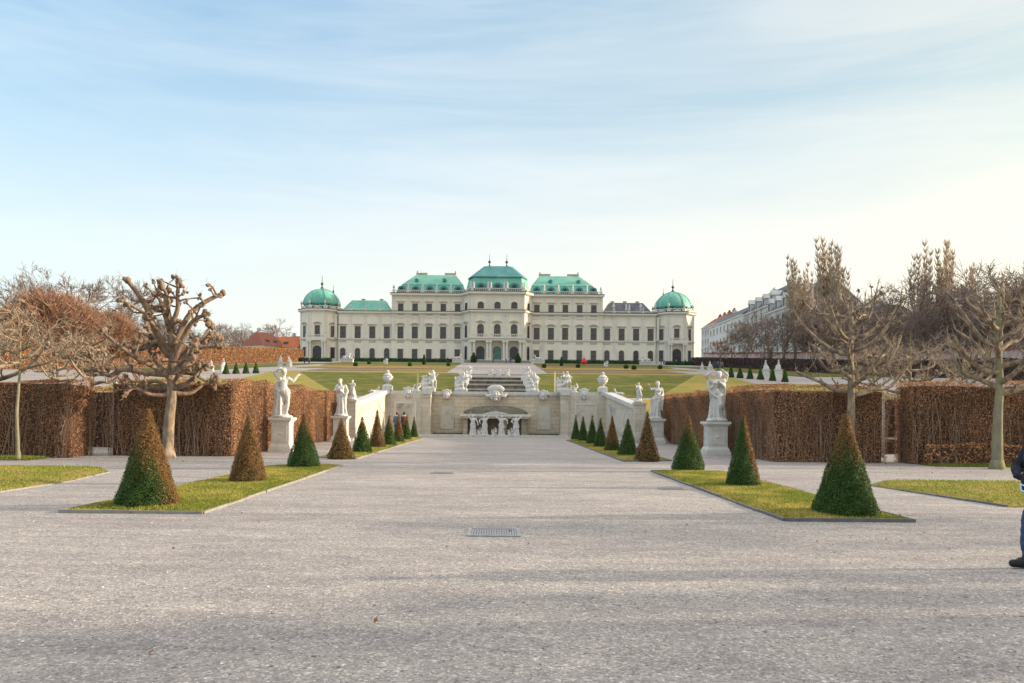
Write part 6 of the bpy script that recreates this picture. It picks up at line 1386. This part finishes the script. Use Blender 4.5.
# houses with orange roofs behind the left hedge
def cottage(px, Y, w, dpt, eave, rh, label, wall, rz=0, roof='tile', hip=.0):
    x = at(px, 355, Y)[0]; z = T(x, Y); g = thing('low_house', label, 'house', (x, Y, z), rz, 'orange roofed houses on the left')
    mb = MB(); mb.box(-w/2, w/2, -dpt/2, dpt/2, -1, eave); part('wall', mb, M[wall], g)
    mb = MB(); a = w/2+.4; b = dpt/2+.4; mb.add([(-a, -b, eave), (a, -b, eave), (a, b, eave), (-a, b, eave), (-a+hip, 0, eave+rh), (a-hip, 0, eave+rh)], [(0, 3, 2, 1), (0, 1, 5, 4), (2, 3, 4, 5), (1, 2, 5), (3, 0, 4)]); part('roof', mb, M[roof], g)
    sm = cached(('hw', 1.1, 1.9), None); pm = cached(('hp', 1.1, 1.9), None); n = int(w/3)
    for i in range(n): o = put('window', sm, None, g); o.location = (-w/2+w*(i+.5)/n, -dpt/2, eave-2.9); p = put('pane', pm, None, o); p.location = (0, -.03, 0)
    for q in (-.25, .2): mb = MB(); mb.box(w*q-.4, w*q+.4, -.4, .4, eave+rh-.6, eave+rh+1.1); part('chimney', mb, M['house'], g)
    for q in (-.2, .15): mb = MB(); mb.box(w*q-.7, w*q+.7, -b*.75, -b*.2, eave+.6, eave+1.9); part('dormer', mb, M['slate'], g)
cottage(264, 262, 10, 9, 5.0, 4.6, 'low house with steep red gabled roof left of the orange roof', 'house_warm', R(62), 'tile_red', 2)
cottage(286, 268, 15, 10, 4.8, 4.0, 'long low yellow house with orange tiled roof next to the left pavilion', 'house_warm', R(-18), 'tile', 1.5)
# small stone gate pier with dark door by the left pavilion, red parasol, dark parasol
def parasol(px, py, Y, h, r, label, mat):
    x, y, _ = at(px, py, Y); z = T(x, y); g = thing('parasol', label, 'parasol', (x, y, z)); mb = MB(); mb.tube([(0, 0, 0), (0, 0, h)], .05, 6); mb.box(-.3, .3, -.3, .3, 0, .08); part('pole', mb, M['iron'], g)
    mb = MB(); n = 8; rim = [(r*math.cos(i*math.pi/4), r*math.sin(i*math.pi/4), h*.45) for i in range(n)]; rim2 = [(a*.97, b*.97, c-.25) for a, b, c in rim]
    mb.add(rim+rim2+[(0, 0, h)], [(i, (i+1) % n, 2*n) for i in range(n)]+[(i, i+n, (i+1) % n+n, (i+1) % n) for i in range(n)]); part('canopy', mb, M[mat], g)
parasol(584, 369, 200, 2.2, .85, 'small red parasol in the parterre before the right palace wing', 'red_cloth')
parasol(714.5, 368, 150, 1.9, .9, 'small dark parasol on the right upper terrace beside the white figures', 'coat_dark')
# white figures on the parterre
for px, Y, lb in ((385.5, 190, 'low white sculpture in the parterre before the left palace wing'), (606, 185, 'low white sculpture in the parterre right of the red parasol')):
    x = at(px, 368, Y)[0]; group_sculpt('parterre_sculpture', x, Y, T(x, Y)+.1, lb, int(px), 1.05, 2, 'low sculptures in the parterre')
# ------------------------------------------------------------------ people
def crowd_person(coat, legs, seed, female=False, walk=.0):
    rg = np.random.default_rng(seed); mb = MB()
    J = skel(kneeL=(-.055, -.05*walk-.01, .28), ankL=(-.055, -.10*walk, .045), toeL=(-.06, -.10*walk-.09, .02), kneeR=(.055, .0, .28), ankR=(.055, .11*walk, .06), toeR=(.06, .11*walk-.08, .025), wrL=(-.13, -.08, .5), wrR=(.13, -.06, .5))
    figure(mb, J, 1.72, female, (0, 0, 0), True, 1.12); hairdo(mb, J, 1.72, (0, 0, 0), 0, female)
    mb.sphere((0, 0, 1.2), (.22, .17, .34), 12, 8); mb.sphere((0, 0, .88), (.2, .16, .2), 12, 8)
    me = sculpt(mb, .03, 1)
    for m in (coat, legs, 'skin', 'hair', 'leather'): me.materials.append(M[m])
    idx = []
    for p in me.polygons:
        x, y, z = p.center; idx.append(3 if z > 1.62 or (z > 1.5 and y > .03) else 2 if z > 1.42 or (abs(x) > .19 and z < .88) else 4 if z < .1 else 1 if z < .84 else 0)
    me.polygons.foreach_set('material_index', idx); return me
PM = [crowd_person('coat_dark', 'jeans', 1, False, 1.), crowd_person('coat_blue', 'coat_dark', 2, True, .6), crowd_person('coat_brown', 'coat_dark', 3, False, .2), crowd_person('coat_grey', 'jeans', 4, True, .8)]
for i, (px, py, Y, m, rz, lb) in enumerate(((447.5, 372, 228, 0, .4, 'lone person in dark coat standing left of the palace entrance'), (506, 369, 240, 1, 1, 'left of two people right of the central palace door'), (510.5, 369, 240, 0, -.6, 'right of two people right of the central palace door'), (493, 369, 244, 2, 2, 'person in brown coat before the central palace door'),
        (304.5, 367, 190, 0, .5, 'left of two people walking before the left pavilion'), (309, 367, 190, 2, .3, 'right of two people walking before the left pavilion'), (661, 364, 225, 0, 1, 'left of two people beside the right sphinx'), (664, 364, 225, 1, -1, 'right of two people beside the right sphinx'),
        (676, 363.5, 232, 3, 0, 'person at the left of the group before the right pavilion door'), (681, 363.5, 234, 0, 1.4, 'person in the middle of the group before the right pavilion door'), (685.5, 363.5, 233, 2, .2, 'person at the right of the group before the right pavilion door'), (694, 364, 228, 1, 1.2, 'person in blue coat right of the right pavilion'), (718, 366, 160, 1, .5, 'person in blue coat beside the dark parasol'), (722, 366, 158, 3, 2.5, 'person in grey coat beside the dark parasol'),
        (397, 438.5, 54.5, 1, 2.8, 'person in dark blue coat half hidden behind the left far cones'), (404, 438.5, 54.8, 2, 3.3, 'person in brown coat half hidden behind the left far cones'))):
    x = at(px, py, Y)[0]; o = put('person', PM[m], None, None, (x, Y, T(x, Y) if Y > 60 else 0.), rz); tag(o, lb, 'person', 'visitors in the garden')

# the walker cut by the right frame edge: faces left, forearms raised to the bag
px_, py_ = 6.14, 8.95
root = thing('person', 'person in dark jacket, blue jeans and black boots walking in from the right edge', 'person', (px_, py_, 0), R(-90))
# local frame: -y is the walking direction (turned to face -x)
J = skel(kneeL=(-.055, -.07, .285), ankL=(-.055, -.075, .05), toeL=(-.06, -.165, .022), kneeR=(.055, .02, .28), ankR=(.055, .10, .06), toeR=(.06, .02, .022),
         chest=(0, -.02, .72), shL=(-.108, -.025, .79), shR=(.108, -.025, .79), neck=(0, -.01, .82), head=(0, -.03, .915), elL=(-.155, -.085, .655), wrL=(-.035, -.15, .615), haL=(.02, -.125, .61), elR=(.155, -.08, .65), wrR=(.035, -.135, .595), haR=(-.02, -.11, .59))
H = 1.7
mb = MB(); figure(mb, J, H, True, (0, 0, 0), fat=.86); body = put('body', sculpt(mb, .011, 2), M['skin'], root)
def Pj(k, o=(0, 0, 0)): return (J[k]+np.array(o))*H
mb = MB()
mb.capsule(Pj('chest', (0, 0, .01)), .19, Pj('waist'), .165, 14); mb.capsule(Pj('waist'), .165, Pj('pelvis', (0, 0, -.01)), .175, 14); mb.capsule(Pj('shL'), .085, Pj('chest', (0, 0, .04)), .14); mb.capsule(Pj('shR'), .085, Pj('chest', (0, 0, .04)), .14)
for S in 'LR': mb.capsule(Pj('sh'+S), .082, Pj('el'+S), .068); mb.capsule(Pj('el'+S), .066, Pj('wr'+S), .05); mb.capsule(Pj('wr'+S), .05, (Pj('wr'+S)+Pj('ha'+S))/2, .046)
skirt(mb, .46*H, .60*H, .185, .17, 7, .05, (0, 0), (0, 0), 2, 1.08, .95, 6); mb.lathe([(.10, .80*H), (.105, .835*H), (.085, .855*H)], 14, (0, .01, 0))
put('jacket', sculpt(mb, .012, 2, (.08, .03)), M['navy'], root)
mb = MB()
for S in 'LR': mb.capsule(Pj('pelvis', (0, 0, -.01)), .13, Pj('hip'+S), .125); mb.capsule(Pj('hip'+S), .122, Pj('knee'+S), .08); k = J['knee'+S]; a = J['ank'+S]; m = (k+(a-k)*.35)*H; mb.capsule(Pj('knee'+S), .078, m, .078); mb.capsule(m, .078, Pj('ank'+S, (0, 0, .04)), .058)
put('trousers', sculpt(mb, .012, 2, (.06, .035)), M['jeans'], root)
for S in 'LR':
    mb = MB(); a = Pj('ank'+S); t = Pj('toe'+S); mb.capsule(a+(0, .01, .12), .064, a+(0, .01, -.02), .058); mb.capsule(a+(0, .015, -.035), .05, t+(0, -.005, .018), .046); mb.capsule(a+(0, 0, 0), .055, (a+t)/2+(0, 0, .015), .05); 
    put('boot', sculpt(mb, .01, 2), M['leather'], root)
mb = MB(); hairdo(mb, J, H, (0, 0, 0), 0, False); h = J['head']*H; mb.capsule(h+(0, .06, .02), .085, h+(0, .075, -.12), .06); put('hair', sculpt(mb, .014, 1, (.04, .01)), M['hair'], root)
# shoulder bag on the hip
g = thing('shoulder_bag', 'black shoulder bag with pale blue trim and white clasp at the walking person\'s side', 'bag', (px_-.20, py_-.19, .98), R(-70))
mb = MB(); pts = [(-.15, -.11), (.15, -.11), (.17, -.06), (.16, .09), (.13, .13), (-.13, .13), (-.16, .09), (-.17, -.06)]; mb.prism_xz(pts, -.055, .055); part('pouch', mb, M['leather'], g)
mb = MB(); mb.tube([(-.165, -.06, .0), (-.155, -.06, -.085), (-.08, -.06, -.108), (.08, -.06, -.108), (.155, -.06, -.085), (.165, -.06, .0)], .012, 6); mb.tube([(-.165, -.06, -.02), (0, -.062, -.05), (.165, -.06, -.02)], .009, 6); part('trim', mb, M['paleblue'], g)
mb = MB()
for q in (-.05, .0, .05): mb.box(q-.016, q+.016, -.07, -.055, .0, .055)
mb.box(-.07, .07, -.066, -.056, .065, .08); part('clasp', mb, M['white'], g)
mb = MB(); mb.tube([(-.15, 0, .12), (-.10, .05, .28), (-.02, .16, .42)], .014, 6); mb.tube([(.15, 0, .12), (.12, .08, .28), (.05, .16, .42)], .014, 6); part('strap', mb, M['leather'], g)
